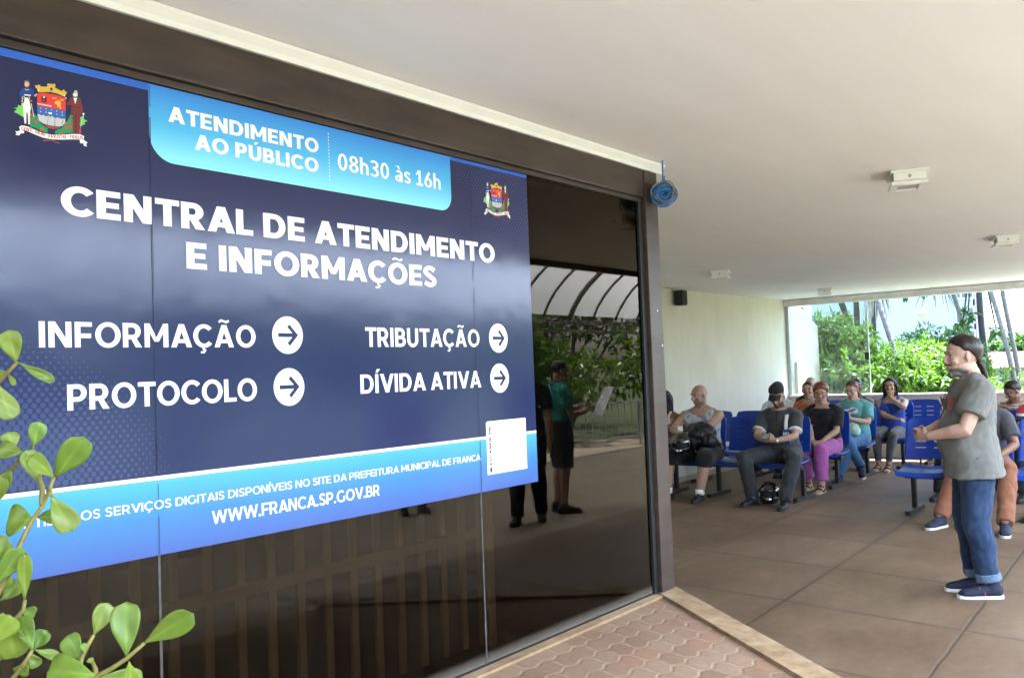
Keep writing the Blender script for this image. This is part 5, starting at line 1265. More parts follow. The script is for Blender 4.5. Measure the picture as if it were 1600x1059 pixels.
        if pants.get('cuff'):
            cb = MB()
            for sd in (1, -1):
                K, A = lg[sd][1:3]; f1 = pants.get('len', 2.0); r = np.interp(f1, [1.7, 2], [.042, .036])*s*lw+inf+pants.get('flare', .008)*(f1-1)
                cb.tube([K.lerp(A, f1-1.115), K.lerp(A, f1-1.11), K.lerp(A, f1-.995), K.lerp(A, f1-.99)], [r+.003, r+.008, r+.009, r+.004], 20)
            me = remesh(cb, .006, 3); wrinkle(me, .006, 16, 3); set_col(me, np.tile(np.array(pants['cuff']), (len(me.vertices), 1))); link_mesh('cuff', me, M_denim, po)
    # footwear
    for sd in (1, -1):
        A, fy, fp = lg[sd][2:]; f, sdv, u = foot_frame(A, fy, fp); B = A-u*.085
        m = {'dark': M_shoe, 'navy': M_navyshoe, 'sandal': M_shoe, 'red': pm('red_canvas', (.33, .05, .045), .8)}[shoes]; sm = {'dark': M_blacksole, 'navy': M_sole, 'sandal': M_tan, 'red': M_sole}[shoes]
        def sole(z0, z1, mat, par, ex):
            out = [(-.078, 0), (-.07, .027), (-.02, .034), (.05, .038), (.11, .047), (.16, .044), (.195, .028), (.207, 0), (.195, -.024), (.16, -.036), (.11, -.040), (.05, -.034), (-.02, -.033), (-.07, -.027)]
            pl = [B+f*(x*s+(ex if x > 0 else -ex))+sdv*(-sd*(y*s+math.copysign(ex, y)))+u*z for z in (z0, z1) for x, y in out]; n = len(out)
            return MB().add(pl, [tuple(range(n)), tuple(range(2*n-1, n-1, -1))]+[(i, (i+1) % n, n+(i+1) % n, n+i) for i in range(n)]).build('sole', mat, par)
        if shoes == 'sandal':
            mb = MB(); mb.tube([B+f*.10+sdv*.046+u*.018, B+f*.11+sdv*.03+u*.048, B+f*.115+u*.055, B+f*.11-sdv*.03+u*.048, B+f*.10-sdv*.046+u*.018], .012, 8, ry=.005, up=f)
            mb.tube([B+f*.03+sdv*.038+u*.018, B+f*.04+sdv*.03+u*.07, B+f*.045+u*.085, B+f*.04-sdv*.03+u*.07, B+f*.03-sdv*.038+u*.018], .009, 8, ry=.004, up=f)
            sh_ = mb.build('sandal', m, root, True); sole(.002, .018, sm, sh_, .004)
        else:
            mb = MB(); mb.tube([B-f*.072*s+u*.045, B-f*.05*s+u*.05, B+u*.052, B+f*.06*s+u*.046, B+f*.12*s+u*.036, B+f*.17*s+u*.030, B+f*.196*s+u*.026], [.022, .036, .042, .046, .050, .043, .018], 14, ry=[.030, .048, .052, .043, .033, .026, .012], up=u)
            mb.tube([B+u*.04-f*.005, B+u*.112-f*.012], [.046, .048], 14)
            me = remesh(mb, .006, 4); sh_ = link_mesh('shoe', me, m, root); sole(.001, .021, sm, sh_, .002)
            if shoes == 'navy' and pose == 'stand':
                MB().tube([B+f*.045+sdv*(.045*sd)+u*.025, B+f*.05+sdv*(.038*sd)+u*.055, B+f*.075+sdv*(.03*sd)+u*.072, B+f*.085+sdv*(.012*sd)+u*.075], .005, 6).build('red_edge', pm('red_trim', (.5, .03, .05), .6), sh_, True)
    # hair
    if hair:
        mb = MB(); hair_cap(mb, T, k, hair['line'], hair.get('puff', .012), rg.randint(1, 50), hair.get('crown', 0))
        if hair.get('long'):
            Lh = hair['long']; bk = hair.get('back', 1.0)
            def path(p, g):
                e = V3((p.x*1.05, p.y*1.12, p.z*.4)); out = [p, V3((min(p.x, .03)*1.1-.012, p.y*1.22, p.z*.35-.01)), V3((p.x*.8-.035*bk, p.y*1.12, -.11)), V3((p.x*.7-.055*bk, p.y*1.10, -.11-.4*(Lh-.1))), V3((p.x*.6-.06*bk+g.uniform(-.01, .02), p.y*1.05, -Lh*g.uniform(.82, 1.0)))]
                return [q*k for q in out]
            locks(mb, Matrix.Translation(hc) @ Matrix.Rotation(hy, 4, 'Z'), k, (58, 180), (40, 95), path, hair.get('n', 70), rg, hair.get('r', .014))
        if hair.get('pony'):
            Lp = hair['pony']; 
            def path2(p, g): return [V3((-.098, 0, -.045))*k+V3((g.uniform(-.008, .008), g.uniform(-.014, .014), g.uniform(-.01, .01))), V3((-.112, g.uniform(-.02, .02), -.075))*k, V3((-.118, g.uniform(-.03, .03), -.12))*k, V3((-.122+g.uniform(-.02, .02), g.uniform(-.035, .035), -.12-(Lp-.12)*.5))*k, V3((-.118+g.uniform(-.02, .02), g.uniform(-.02, .02), -Lp*g.uniform(.85, 1)))*k]
            locks(mb, T, k, (150, 180), (80, 100), path2, 34, rg, .011, .004)
        if hair.get('bun'): mb.ell(T @ V3((-.115*k, 0, .02*k)), (.04*k, .045*k, .04*k))
        ho = mb.build('hair', M_hair, root, True); me = ho.data; co = get_co(me); hcol = np.array(hair['col']); nz = np.array([mnoise.noise((p[0]*60, p[1]*60, p[2]*8)) for p in co.tolist()])[:, None]
        c = hcol*(1+.35*nz)
        if hair.get('tip') is not None: w = np.clip((hc.z-co[:, 2]-.02)/.2, 0, 1)[:, None]; c = c*(1-w)+np.array(hair['tip'])*w*(1+.3*nz)
        set_col(me, c)
        if hair.get('pony'): MB().tube([T @ V3((-.100*k, 0, -.050*k)), T @ V3((-.114*k, 0, -.072*k))], .022*k, 12).build('hair_tie', M_rubber, ho, True)
    if glasses:
        mb = MB()
        for y in (-1, 1):
            mb.tube([T @ (V3((.104-.006*abs(math.cos(a)), y*.033+.021*math.cos(a), .010+.0165*math.sin(a)))*k) for a in np.linspace(0, 2*math.pi, 17)], .0016, 6); mb.tube([T @ (V3((.099, y*.054, .014))*k), T @ (V3((.05, y*.074, .014))*k), T @ (V3((-.005, y*.082, .010))*k)], .0016, 6)
        mb.tube([T @ (V3((.106, -.012, .013))*k), T @ (V3((.106, .012, .013))*k)], .0016, 6); mb.build('glasses', M_gold, root, True)
    return root, T, k, arms, lg
PI = math.pi
def on_world(root): return Matrix.Translation(root.location) @ Matrix.Rotation(root.rotation_euler.z, 4, 'Z')
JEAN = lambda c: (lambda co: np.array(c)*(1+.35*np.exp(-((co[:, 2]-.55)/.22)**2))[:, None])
# the standing man, seen from his left side
def tee_red(h, y, f, co):
    c = np.tile(np.array((.155, .155, .140)), (len(co), 1)); p = ((np.abs(y-.005) < .055-.5*np.abs(h-.335)) & (h > .29) & (h < .375) & (f > .05) & (np.abs(y) > .008*(h > .34))); c[p] = (.60, .06, .09); return c
man, T, k, arms, lgs = person('bearded standing man with dark ponytail in grey T-shirt and blue jeans, hands held together', (6.62, 1.37), R(114), 'stand', 1.0, 1.04, .082, 0, 'fair', (8, 3, 0), -.03,
    {1: dict(w=(.295, .115, 1.055), d=(.62, -.78, .02), n=(-.5, -.75, .1), hint=(-.5, .75, -.5), curl=.95, th=.3), -1: dict(w=(.30, -.085, 1.06), d=(.62, .75, .05), n=(-.4, .7, .1), hint=(-.5, -.8, -.4), curl=.8, th=.3)},
    {1: dict(k=(.03, .085, .48), a=(-.035, .085, .085), yaw=.10), -1: dict(k=(.05, -.085, .48), a=(.0, -.10, .085), yaw=0)},
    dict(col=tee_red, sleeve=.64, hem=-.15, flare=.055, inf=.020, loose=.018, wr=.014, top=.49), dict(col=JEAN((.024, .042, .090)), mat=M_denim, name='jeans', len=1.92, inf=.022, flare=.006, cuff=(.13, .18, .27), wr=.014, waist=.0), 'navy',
    dict(line=(40, 58, 86, 126, 140), col=(.022, .013, .010), puff=.022, pony=.36, tip=(.06, .028, .015)), dict(beard=(.05, .036, .028), grey=(.20, .19, .18), beard_top=-.058, brow=(.03, .02, .016), nose=1.05, fat=.4, size=1.07, side=-.35, fwd=.055, arm=1.16), .0048)
mb = MB()
q = lambda x, y, z: T @ (V3((x, y, z))*k)
for a, b, r in (((.098, -.026, -.043), (.104, 0, -.040), .006), ((.104, 0, -.040), (.098, .026, -.043), .006)): mb.tube([q(*a), q(*b)], [r*.6*k, r*k] if a[1] < 0 else [r*k, r*.6*k], 8)
bm_ = MB(); bm_.ell(q(.079, 0, -.100), (.018*k, .025*k, .027*k), T.to_3x3()); bm_.add([], [])
me = remesh(MB().add(mb.v+bm_.v, mb.f+[tuple(i+len(mb.v) for i in f) for f in bm_.f]), .0045, 1); co = get_co(me); w = np.clip((hcz := (T.translation.z-.075)-co[:, 2])/.03, 0, 1)[:, None]
set_col(me, np.array((.035, .026, .02))*(1-w)+np.array((.17, .16, .15))*w); link_mesh('beard', me, M_hair, man)
hg = MB()
for y in (-.028, .028):
    hg.tube([V3((.185+.004*math.sin(a), .02+y*.55+.014*math.cos(a), 1.265+.024*math.sin(a)+y*.9)) for a in np.linspace(0, 2*PI, 15)], .0030, 6)
hg.tube([V3((.186, .035, 1.28)), V3((.150, .05, 1.345)), V3((.10, .055, 1.40))], .0022, 6).tube([V3((.180, -.01, 1.25)), V3((.135, -.04, 1.36)), V3((.09, -.05, 1.41))], .0022, 6)
hg.build('hanging_glasses', M_blackgl, man, True)

def seat(bx, y): return (bx, y)
B1, B2, B3, B4 = BX[0], BX[1], BX[2], BX[3]
B1b = BX[0]-.38
# front row
person('woman in pale tank top with folded arms, partly hidden by the corner post', seat(B1, 5.70), PI, 'sit', .97, 1.05, .01, .8, 'brown', (-32, 2, 0), .02,
    {1: dict(w=(.15, -.12, .76), d=(.1, -1, .1), n=(-1, 0, 0), hint=(.2, .6, -.7), curl=.3), -1: dict(w=(.17, .12, .80), d=(.1, 1, .1), n=(-1, 0, 0), hint=(.2, -.6, -.7), curl=.3)}, None,
    dict(col=(.62, .46, .48), sleeve=0, name='tank_top', strap=.02), dict(col=(.018, .018, .02), inf=.01), 'dark', dict(line=(48, 62, 100, 125, 130), col=(.012, .010, .009), long=.34, puff=.010), dict(lips=(.20, .07, .07)))
def tropic(h, y, f, co):
    n = np.array([mnoise.noise((p[0]*11, p[1]*11, p[2]*11)) for p in co.tolist()]); m = np.array([mnoise.noise((p[0]*17+9, p[1]*17, p[2]*17)) for p in co.tolist()])
    c = np.tile(np.array((.44, .48, .53)), (len(co), 1)); c[n > .18] = (.45, .17, .17); c[m > .25] = (.20, .27, .36); return c
bald, T, k, arms, lgs = person('heavy bald man in a sleeveless patterned shirt and black shorts, bag on lap', seat(B1-.05, 5.15), PI, 'sit', 1.04, 1.34, .05, 0, 'tan', (-24, 14, 0), .03,
    {1: dict(w=(.36, -.02, .765), d=(.5, -.8, .1), n=(-.2, 0, -1), hint=(-.1, .9, -.5), curl=.6), -1: dict(w=(.40, -.13, .79), d=(.6, .55, .2), n=(-.2, 0, -1), hint=(-.1, -.9, -.5), curl=.6)},
    {1: dict(k=(.46, .26, .50), a=(.50, .20, .085), yaw=.1), -1: dict(k=(.44, -.23, .50), a=(.50, -.22, .085), yaw=-.25)},
    dict(col=tropic, sleeve=0, strap=.055, top=.44, name='sleeveless_shirt', hem=-.06), dict(col=(.014, .014, .015), name='shorts', len=1.22, inf=.022, flare=.03), 'dark', None, dict(scalp=(.36, .24, .18), fat=1.0, brow=(.06, .04, .03), beard=(.26, .165, .12), size=1.04))
sk = MB()
for sd in (1, -1): A = lgs[sd][2]; sk.tube([A+V3((0, 0, -.01)), A+V3((0, 0, .055))], [.052, .055], 14)
sk.build('sock', pm('white_sock', (.75, .75, .73), .9), bald, True)
Wb = on_world(bald)
bag = thing('backpack', 'black backpack lying across the lap of the bald man', 'backpack', Wb @ V3((.215, .08, .615)), PI)
g = MB(); g.ell((.0, .02, .16), (.125, .20, .13)); g.ell((.03, -.08, .06), (.12, .14, .085)); g.ell((.04, .14, .07), (.11, .12, .09)); g.tube([(.10, -.14, .10), (.14, -.02, .17), (.11, .10, .14)], [.03, .045, .03], 10)
me = remesh(g, .011, 5); wrinkle(me, .022, 8, 2); M_nylon = pm('black_nylon', (.011, .011, .012), .48, var=.3, scale=20, bmp=.3); link_mesh('bag_body', me, M_nylon, bag)
MB().tube([(.09, -.16, .14), (.145, -.05, .20), (.13, .08, .22), (.06, .20, .17)], .012, 8, ry=.004).build('strap', M_nylon, bag, True)
MB().box(.115, .13, .06, .075, .06, .10, .003).build('buckle', pm('metal_clip', (.5, .5, .5), .3, .9), bag)
wb = thing('waist_bag', 'black waist bag with metal clips beside the left hip of the bald man', 'bag', Wb @ V3((.20, .20, .60)), PI)
g = MB(); g.ell((0, 0, .06), (.085, .13, .065)); me = remesh(g, .01, 4); wrinkle(me, .012, 12, 5); link_mesh('bag_body', me, M_nylon, wb)
MB().box(.075, .09, -.06, -.045, .03, .07, .003).build('buckle', pm('metal_clip', (.5, .5, .5), .3, .9), wb)
tk = thing('paper_ticket', 'small white paper ticket held by the bald man', 'ticket', Wb @ V3((.43, -.055, .815)), PI+.3); MB().box(-.002, .002, -.03, .03, -.005, .055).build('slip', pm('white_paper', (.80, .80, .78), .8), tk)
def helmet(label, loc, rz, tilt=0):
    t = thing('motorcycle_helmet', label, 'helmet', loc, rz, 'black motorcycle helmets'); nu, nv = 40, 26; v, f = [], []
    for j in range(nv+1):
        th = math.pi*(.0+.80*j/nv)
        for i in range(nu):
            a = 2*math.pi*i/nu; e = V3((math.sin(th)*math.cos(a), math.sin(th)*math.sin(a), math.cos(th))); r = V3((.148, .122, .135)); ch = max(0, e.x)*max(0, -e.z)*.05
            v.append((e.x*r.x+ch, e.y*r.y, e.z*r.z+.112))
    for j in range(nv):
        th = math.pi*.80*(j+.5)/nv
        for i in range(nu):
            a = 2*math.pi*(i+.5)/nu; az = (a+PI) % (2*PI)-PI
            if abs(az) < 1.12 and 1.18 < th < 1.86: continue
            f.append((j*nu+i, (j+1)*nu+i, (j+1)*nu+(i+1) % nu, j*nu+(i+1) % nu))
    me = bpy.data.meshes.new('shell'); me.from_pydata(v, [], f); sh_ = link_mesh('shell', me, M_blackgl, t, True); so_ = sh_.modifiers.new('t', 'SOLIDIFY'); so_.thickness = .016; so_.offset = -1
    li = MB().ell((-.006, 0, .108), (.122, .098, .105)); li.build('lining', pm('helmet_lining', (.02, .02, .021), .95), t, True)
    vs_, vf = [], []
    for j in range(7):
        for i in range(17): a = -1.2+2.4*i/16; th = 1.02+.36*j/6; vs_.append((math.sin(th)*math.cos(a)*.158, math.sin(th)*math.sin(a)*.131, math.cos(th)*.145+.112))
    for j in range(6):
        for i in range(16): vf.append((j*17+i, (j+1)*17+i, (j+1)*17+i+1, j*17+i+1))
    mv = bpy.data.meshes.new('visor'); mv.from_pydata(vs_, [], vf); vo = link_mesh('visor', mv, pm('smoked_visor', (.03, .03, .032), .05, var=0, coat=1), t, True); vo.modifiers.new('t', 'SOLIDIFY').thickness = .003
    MB().ell((.152, 0, .052), (.012, .034, .018)).build('chin_vent', pm('chrome_badge', (.75, .75, .75), .15, 1), t, True)
    t.rotation_euler = (0, tilt, rz); return t
helmet('glossy black helmet resting on the knee of the bald man', Wb @ V3((.50, .0, .560)), PI+.2, .1)
# cap man
def polo(h, y, f, co):
    c = np.tile(np.array((.055, .057, .060)), (len(co), 1)); p = (np.abs(y) < .008) & (f > .05) & (h > .33); c[p] = (.03, .03, .033); return c
capm, T, k, arms, lgs = person('man in a black cap, grey polo shirt and dark jeans looking down at his phone', seat(B1-.04, 4.13), PI, 'sit', 1.02, 1.1, .03, 0, 'tan', (4, 30, 0), .16,
    {1: dict(w=(.375, .060, .705), d=(.65, -.65, .3), n=(-.35, -.55, .6), hint=(-.2, .85, -.5), curl=.55), -1: dict(w=(.375, -.045, .705), d=(.65, .60, .3), n=(-.35, .55, .6), hint=(-.2, -.85, -.5), curl=.55)},
    {1: dict(k=(.44, .30, .515), a=(.66, .26, .085), yaw=.15), -1: dict(k=(.42, -.30, .515), a=(.57, -.14, .085), yaw=-.25)},
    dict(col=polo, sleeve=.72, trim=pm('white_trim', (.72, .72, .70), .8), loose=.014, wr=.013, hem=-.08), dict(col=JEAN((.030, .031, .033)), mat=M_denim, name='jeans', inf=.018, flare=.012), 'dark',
    dict(line=(20, 40, 92, 112, 118), col=(.018, .013, .010), puff=.004), dict(beard=(.025, .017, .013), beard_top=-.046, brow=(.02, .014, .01)))
cpb = MB(); hair_cap(cpb, T, k, (62, 66, 78, 92, 100), .020, 9, .008); br_v = []
bl_ = []
for zz in (0, .005):
    for i in range(13):
        a = -1.05+2.1*i/12
        for r in (0, 1): bl_.append(T @ (V3(((.085+r*.078*math.cos(a*.75))*math.cos(a)**.3 if r else .088*math.cos(a), .078*math.sin(a)*(1 if r == 0 else 1.0), .066-r*.026-zz-.012*a*a))*k))
n_ = 26; fs = []
for i in range(12): fs += [(2*i, 2*i+1, 2*i+3, 2*i+2), (n_+2*i, n_+2*i+2, n_+2*i+3, n_+2*i+1), (2*i+1, n_+2*i+1, n_+2*i+3, 2*i+3), (2*i, 2*i+2, n_+2*i+2, n_+2*i)]
fs += [(0, n_, n_+1, 1), (24, 25, n_+25, n_+24)]
cap_o = cpb.build('cap', pm('black_cap', (.013, .013, .014), .85, bmp=.3), capm, True); MB().add(bl_, fs).build('cap_brim', pm('black_cap', (.013, .013, .014), .85), cap_o)
MB().ell(T @ (V3((.108, 0, .100))*k), (.006, .016, .014), T.to_3x3()).build('cap_badge', pm('dull_badge', (.07, .06, .04), .5), cap_o, True)
Wc = on_world(capm)
ph = thing('mobile_phone', 'dark phone in the hands of the man with the black cap', 'phone', Wc @ V3((.475, .005, .745)), PI); MB().box(-.005, .005, -.038, .038, -.02, .06, .003, Matrix.Rotation(-.7, 4, 'Y')).build('case', M_blackgl, ph); MB().box(.0052, .0062, -.034, .034, -.015, .055, 0, Matrix.Rotation(-.7, 4, 'Y')).build('screen', pm('phone_back', (.30, .30, .32), .2), ph)
wt = MB(); Wr = arms[1]; d_ = (Wr[2]-Wr[1]).normalized(); wt.tube([Wr[2]-d_*.035, Wr[2]-d_*.012], .033, 14); wt.build('wrist_watch', pm('silver_watch', (.6, .6, .58), .3, .8), capm, True)
M_sling = pm('blue_lanyard', (.02, .05, .21), .7)
fl = MB(); fl.tube([(.115, .115, .985), (.165, .12, .90), (.185, .125, .82)], .022, 8, ry=.004, up=(1, 0, 0)); fl.build('strap', M_white, capm, True)
fl2 = MB().box(.175, .20, .085, .175, .66, .82, .004); pn = fl2.build('badge_pouch', M_sling, capm); pb = MB()
for i in range(4): pb.box(.2005, .2025, .100+i*.017, .108+i*.017, .72, .79)
pb.build('badge_print', M_white, pn)
helmet('glossy black helmet on the floor between the shoes of the cap man', (9.74, 4.12, .012), PI+.35, -.12)
# second row
purple, T, k, arms, lgs = person('older woman with short red hair and glasses, black top and purple trousers', seat(B2-.03, 4.07), PI, 'sit', .97, 1.18, .05, 1.0, 'tan', (14, 8, 0), .10,
    {1: dict(w=(.30, .08, .60), d=(.5, -.75, -.25), n=(-.2, -.2, -1), hint=(-.3, .8, -.5), curl=.4), -1: dict(w=(.32, -.03, .59), d=(.5, .6, -.25), n=(-.2, .2, -1), hint=(-.3, -.8, -.5), curl=.4)},
    {1: dict(k=(.44, .10, .50), a=(.50, .12, .085), yaw=.05), -1: dict(k=(.43, -.14, .50), a=(.32, -.10, .09), yaw=0)},
    dict(col=(.012, .012, .013), sleeve=.80, top=.47, loose=.02, hem=-.02, wr=.012, name='black_top'), dict(col=(.31, .085, .275), inf=.018, flare=.016, len=1.86, name='purple_trousers'), 'sandal',
    dict(line=(50, 66, 104, 122, 126), col=(.17, .055, .025), puff=.030, crown=.010), dict(lips=(.40, .13, .12), fat=.6, brow=(.09, .05, .03)), glasses=True)
person('dark skinned man in a white T-shirt seated behind the black cap man', seat(B3, 5.15), PI, 'sit', 1.0, 1.0, .01, 0, 'dark', (-25, 6, 0), .0, None, None, dict(col=(.66, .67, .70), sleeve=.62), dict(col=(.03, .035, .05)), 'dark', dict(line=(46, 62, 84, 108, 112), col=(.008, .007, .006), puff=.003), dict(scalp=(.02, .014, .011)))
person('woman with hair pulled back and an orange top behind the red haired woman', seat(B3+.03, 4.70), PI, 'sit', .98, 1.02, .02, .7, 'tan', (10, 2, 0), .05, None, None, dict(col=(.42, .115, .04), sleeve=.5, top=.46), dict(col=(.035, .03, .035)), 'dark', dict(line=(46, 64, 98, 118, 124), col=(.030, .018, .013), puff=.008, bun=True), dict(brow=(.03, .02, .015)))
# turquoise woman
def aqua(h, y, f, co):
    c = np.tile(np.array((.13, .345, .335)), (len(co), 1)); w = ((y/.105)**2+((h-.375)/.036)**2 < 1)|(((y-.03)/.055)**2+((h-.395)/.036)**2 < 1); p = w & (f > .03); c[p] = (.66, .70, .70)
    d = (np.abs(h-.375-.35*(y+.02)*(np.abs(y) < .07)) < .011) & (np.abs(y) < .065) & (f > .03); c[d] = (.05, .09, .10); return c
teal, T, k, arms, lgs = person('woman with glasses in a turquoise T-shirt and jeans, legs crossed, using a red phone', seat(B3-.04, 4.06), PI, 'sit', .98, 1.08, .02, .9, 'fair', (-8, 20, 0), .08,
    {1: dict(w=(.30, .045, .80), d=(.55, -.7, .35), n=(-.4, -.5, .5), hint=(-.2, .8, -.6), curl=.6), -1: dict(w=(.30, -.045, .80), d=(.55, .65, .35), n=(-.4, .5, .5), hint=(-.2, -.8, -.6), curl=.6)},
    {1: dict(k=(.43, .07, .50), a=(.80, .03, .085), yaw=-.1), -1: dict(k=(.46, .0, .585), a=(.56, .24, .20), yaw=.35, pitch=.35)},
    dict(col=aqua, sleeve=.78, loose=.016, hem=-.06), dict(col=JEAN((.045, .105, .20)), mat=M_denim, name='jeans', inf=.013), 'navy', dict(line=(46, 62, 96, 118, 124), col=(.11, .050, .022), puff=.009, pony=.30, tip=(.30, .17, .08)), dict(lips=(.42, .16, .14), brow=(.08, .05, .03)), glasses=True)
Wt = on_world(teal)
ph = thing('mobile_phone', 'red cased phone in the hands of the turquoise shirt woman', 'phone', Wt @ V3((.40, .0, .845)), PI); MB().box(-.006, .006, -.065, .065, -.012, .06, .004, Matrix.Rotation(-.6, 4, 'Y')).build('case', pm('red_phone_case', (.62, .02, .10), .35), ph); MB().box(-.0072, -.0062, -.06, .06, -.008, .055, 0, Matrix.Rotation(-.6, 4, 'Y')).build('screen', M_blackgl, ph)
hb = thing('handbag', "mint green cloth bag with a drooping strap on the turquoise shirt woman's lap", 'handbag', Wt @ V3((.30, .06, .565)), PI)
g = MB(); g.ell((0, 0, .085), (.085, .11, .095)); me = remesh(g, .01, 4); wrinkle(me, .022, 12, 8); M_mint = pm('mint_cloth', (.36, .52, .42), .85, var=.15, bmp=.3); link_mesh('bag_body', me, M_mint, hb)
MB().tube([(.06, -.06, .12), (.14, -.10, .0), (.17, -.13, -.14), (.15, -.15, -.20), (.13, -.17, -.17), (.09, -.16, -.04), (.04, -.10, .10)], .007, 8, ry=.004).build('strap', M_mint, hb, True)
pp_ = thing('paper_sheet', 'white folded paper under the mint green bag', 'paper', Wt @ V3((.36, -.09, .595)), PI-.3); MB().box(-.10, .10, -.075, .075, 0, .004, 0, Matrix.Rotation(-.25, 4, 'Y')).build('sheet', pm('white_paper', (.80, .80, .78), .8), pp_)
# fourth row
blue, T, k, arms, lgs = person('woman in blue tank top with long black hair covering her mouth with a hand', seat(B4-.03, 3.92), PI, 'sit', .98, 1.06, .02, 1.0, 'tan', (6, 8, 4), .04,
    {1: dict(w=(.205, .045, 1.03), d=(-.30, -.10, .85), n=(-.8, -.15, 0), hint=(.6, .9, -.8), curl=.35), -1: dict(w=(.26, .13, .715), d=(.2, .95, .05), n=(-.3, 0, -1), hint=(-.1, -.9, -.5), curl=.5)},
    {1: dict(k=(.44, .12, .505), a=(.46, .05, .085), yaw=.1), -1: dict(k=(.44, -.11, .505), a=(.46, -.08, .085), yaw=-.1)},
    dict(col=(.028, .055, .30), sleeve=0, strap=.026, name='tank_top', hem=-.05), dict(col=(.085, .085, .085), inf=.006, flare=0, name='leggings', len=1.86, wr=.006), 'sandal', dict(line=(44, 62, 104, 125, 130), col=(.009, .008, .008), long=.44, n=95, puff=.016, back=.6), dict(lips=(.36, .12, .11)))
person('dark haired person with bare shoulder hidden behind the turquoise shirt woman', seat(B4+.02, 4.42), PI, 'sit', .98, 1.1, .02, .8, 'brown', (30, 4, 0), .04, None, None, dict(col=(.05, .04, .05), sleeve=0, strap=.02, name='tank_top'), dict(col=(.03, .03, .035)), 'dark', dict(line=(46, 64, 100, 122, 126), col=(.010, .009, .008), puff=.012, bun=True), None)
person('older balding man in a black shirt in the back row near the window fin', seat(B4+.05, 5.13), PI, 'sit', 1.03, 1.08, .02, 0, 'fair', (8, 4, 0), .0, None, None, dict(col=(.015, .015, .016), sleeve=.7), dict(col=(.03, .03, .035)), 'dark', dict(line=(8, 16, 84, 104, 112), col=(.30, .28, .26), puff=.003), dict(scalp=(.44, .28, .21), brow=(.15, .13, .11)))
# right hand side, partly hidden behind the standing man
person('seated man with dark grey T-shirt and rust orange trousers, half hidden behind the standing man', seat(B1b-.03, 1.93), PI, 'sit', 1.04, 1.05, .02, 0, 'brown', (20, 8, 0), .14,
    {1: dict(w=(.33, .17, .62), d=(.7, -.5, -.4), n=(-.2, -.3, -1), hint=(-.5, .8, -.4), curl=.5), -1: dict(w=(.34, .0, .62), d=(.7, .4, -.4), n=(-.2, .3, -1), hint=(-.5, -.8, -.4), curl=.5)},
    {1: dict(k=(.46, .27, .515), a=(.90, .30, .085), yaw=.15), -1: dict(k=(.44, -.16, .515), a=(.78, -.26, .085), yaw=-.35)},
    dict(col=(.075, .078, .088), sleeve=.75, loose=.016), dict(col=(.215, .090, .046), inf=.016, flare=.012, name='orange_trousers', len=1.98), 'navy', dict(line=(44, 60, 86, 112, 118), col=(.012, .010, .009), puff=.006), None)
person('person in dark trousers sitting right behind the empty seat, mostly hidden by the standing man', seat(B2-.02, 2.42), PI, 'sit', 1.0, 1.0, .02, 0, 'brown', (0, 5, 0), .12, None, {1: dict(k=(.43, .10, .505), a=(.50, .02, .085)), -1: dict(k=(.43, -.17, .505), a=(.62, -.19, .085))}, dict(col=(.10, .09, .08), sleeve=.7), dict(col=(.020, .018, .018), inf=.018), 'dark', dict(line=(44, 60, 86, 112, 118), col=(.012, .010, .009), puff=.006), None)
def stripes(h, y, f, co):
    c = np.tile(np.array((.56, .48, .38)), (len(co), 1)); c[(np.sin(h*190+y*6) > .1)] = (.30, .15, .08); return c
person('dark haired woman in a brown and cream striped top beyond the standing man', seat(BX[2]-.20, 2.06), PI, 'sit', .98, 1.05, .02, .7, 'brown', (-50, 30, 0), .38, None, None, dict(col=stripes, sleeve=.6), dict(col=(.03, .03, .035)), 'dark', dict(line=(46, 62, 98, 120, 126), col=(.012, .010, .009), puff=.014), None)
def navyred(h, y, f, co):
    c = np.tile(np.array((.022, .03, .07)), (len(co), 1)); c[h > .40] = (.38, .04, .045); c[(h > .375) & (h <= .40)] = (.6, .6, .6); return c
person('long haired person in a navy shirt with red shoulders at the right edge', seat(B2-.02, 1.66), PI, 'sit', .97, 1.05, .02, .5, 'tan', (-30, 6, 0), .05, None, None, dict(col=navyred, sleeve=.6), dict(col=(.03, .035, .05)), 'dark', dict(line=(46, 62, 98, 120, 126), col=(.020, .012, .010), long=.32, puff=.012), None)
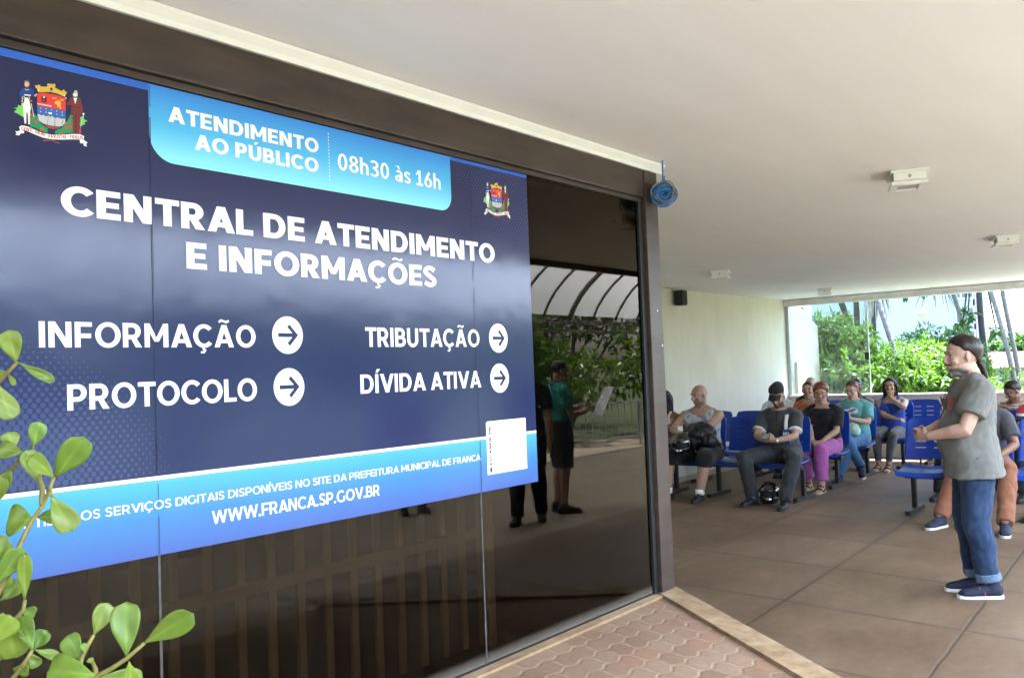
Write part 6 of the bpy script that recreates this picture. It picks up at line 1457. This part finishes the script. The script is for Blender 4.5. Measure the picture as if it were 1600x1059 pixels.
# people on the forecourt, seen only mirrored in the dark glass
tm, T, k, arms, lgs = person('young man in turquoise T-shirt and shorts reading a big paper on the forecourt', (8.36, -1.20), R(35), 'stand', 1.0, 1.0, .0, 0, 'tan', (0, 14, 0), .0,
    {1: dict(w=(.28, .12, 1.12), d=(.7, -.3, .3), n=(-.2, -.5, .7), hint=(-.5, .5, -.7), curl=.6), -1: dict(w=(.30, -.14, 1.16), d=(.7, .3, .3), n=(-.2, .5, .7), hint=(-.5, -.5, -.7), curl=.6)}, None,
    dict(col=(.03, .30, .28), sleeve=.6, hem=-.14, flare=.02), dict(col=(.03, .035, .04), name='shorts', len=1.0, inf=.03, flare=0), 'dark', dict(line=(44, 60, 86, 112, 118), col=(.012, .010, .009), puff=.012), None, .008)
Wm = on_world(tm); pr = thing('paper_sheet', 'large white paper sheet held up by the turquoise shirt man on the forecourt', 'paper', Wm @ V3((.44, .02, 1.02)), R(35)); MB().box(-.002, .002, -.15, .15, 0, .40, 0, Matrix.Rotation(.45, 4, 'Y')).build('sheet', pm('white_paper', (.80, .80, .78), .8), pr)
MB().tube([T @ V3((-.02+.10*math.cos(a), .088*math.sin(a), -.105)) for a in np.linspace(1.0, 2*PI-1.0, 15)], .013, 8).build('headphones', pm('grey_plastic', (.35, .35, .36), .5), tm, True)
person('man in black shirt and black trousers standing on the forecourt, mirrored at the sign edge', (7.62, -1.10), R(150), 'stand', 1.02, 1.05, .02, 0, 'tan', (0, 5, 0), .0, None, {1: dict(k=(.06, .11, .50), a=(.10, .12, .085)), -1: dict(k=(-.02, -.10, .49), a=(-.16, -.11, .09))}, dict(col=(.012, .012, .013), sleeve=.7, hem=-.14, flare=.02), dict(col=(.012, .012, .013), inf=.02), 'dark', dict(line=(44, 60, 86, 112, 118), col=(.012, .010, .009), puff=.008), None, .008)
person('man in dark blue jeans out on the forecourt, only his shoes mirrored under the sign', (7.55, -2.75), R(120), 'stand', 1.0, 1.0, .02, 0, 'tan', (0, 5, 0), .0, None, None, dict(col=(.10, .11, .13), sleeve=.6, hem=-.12, flare=.02), dict(col=JEAN((.03, .05, .09)), mat=M_denim, name='jeans', inf=.02), 'dark', dict(line=(44, 60, 86, 112, 118), col=(.012, .010, .009), puff=.008), None, .008)
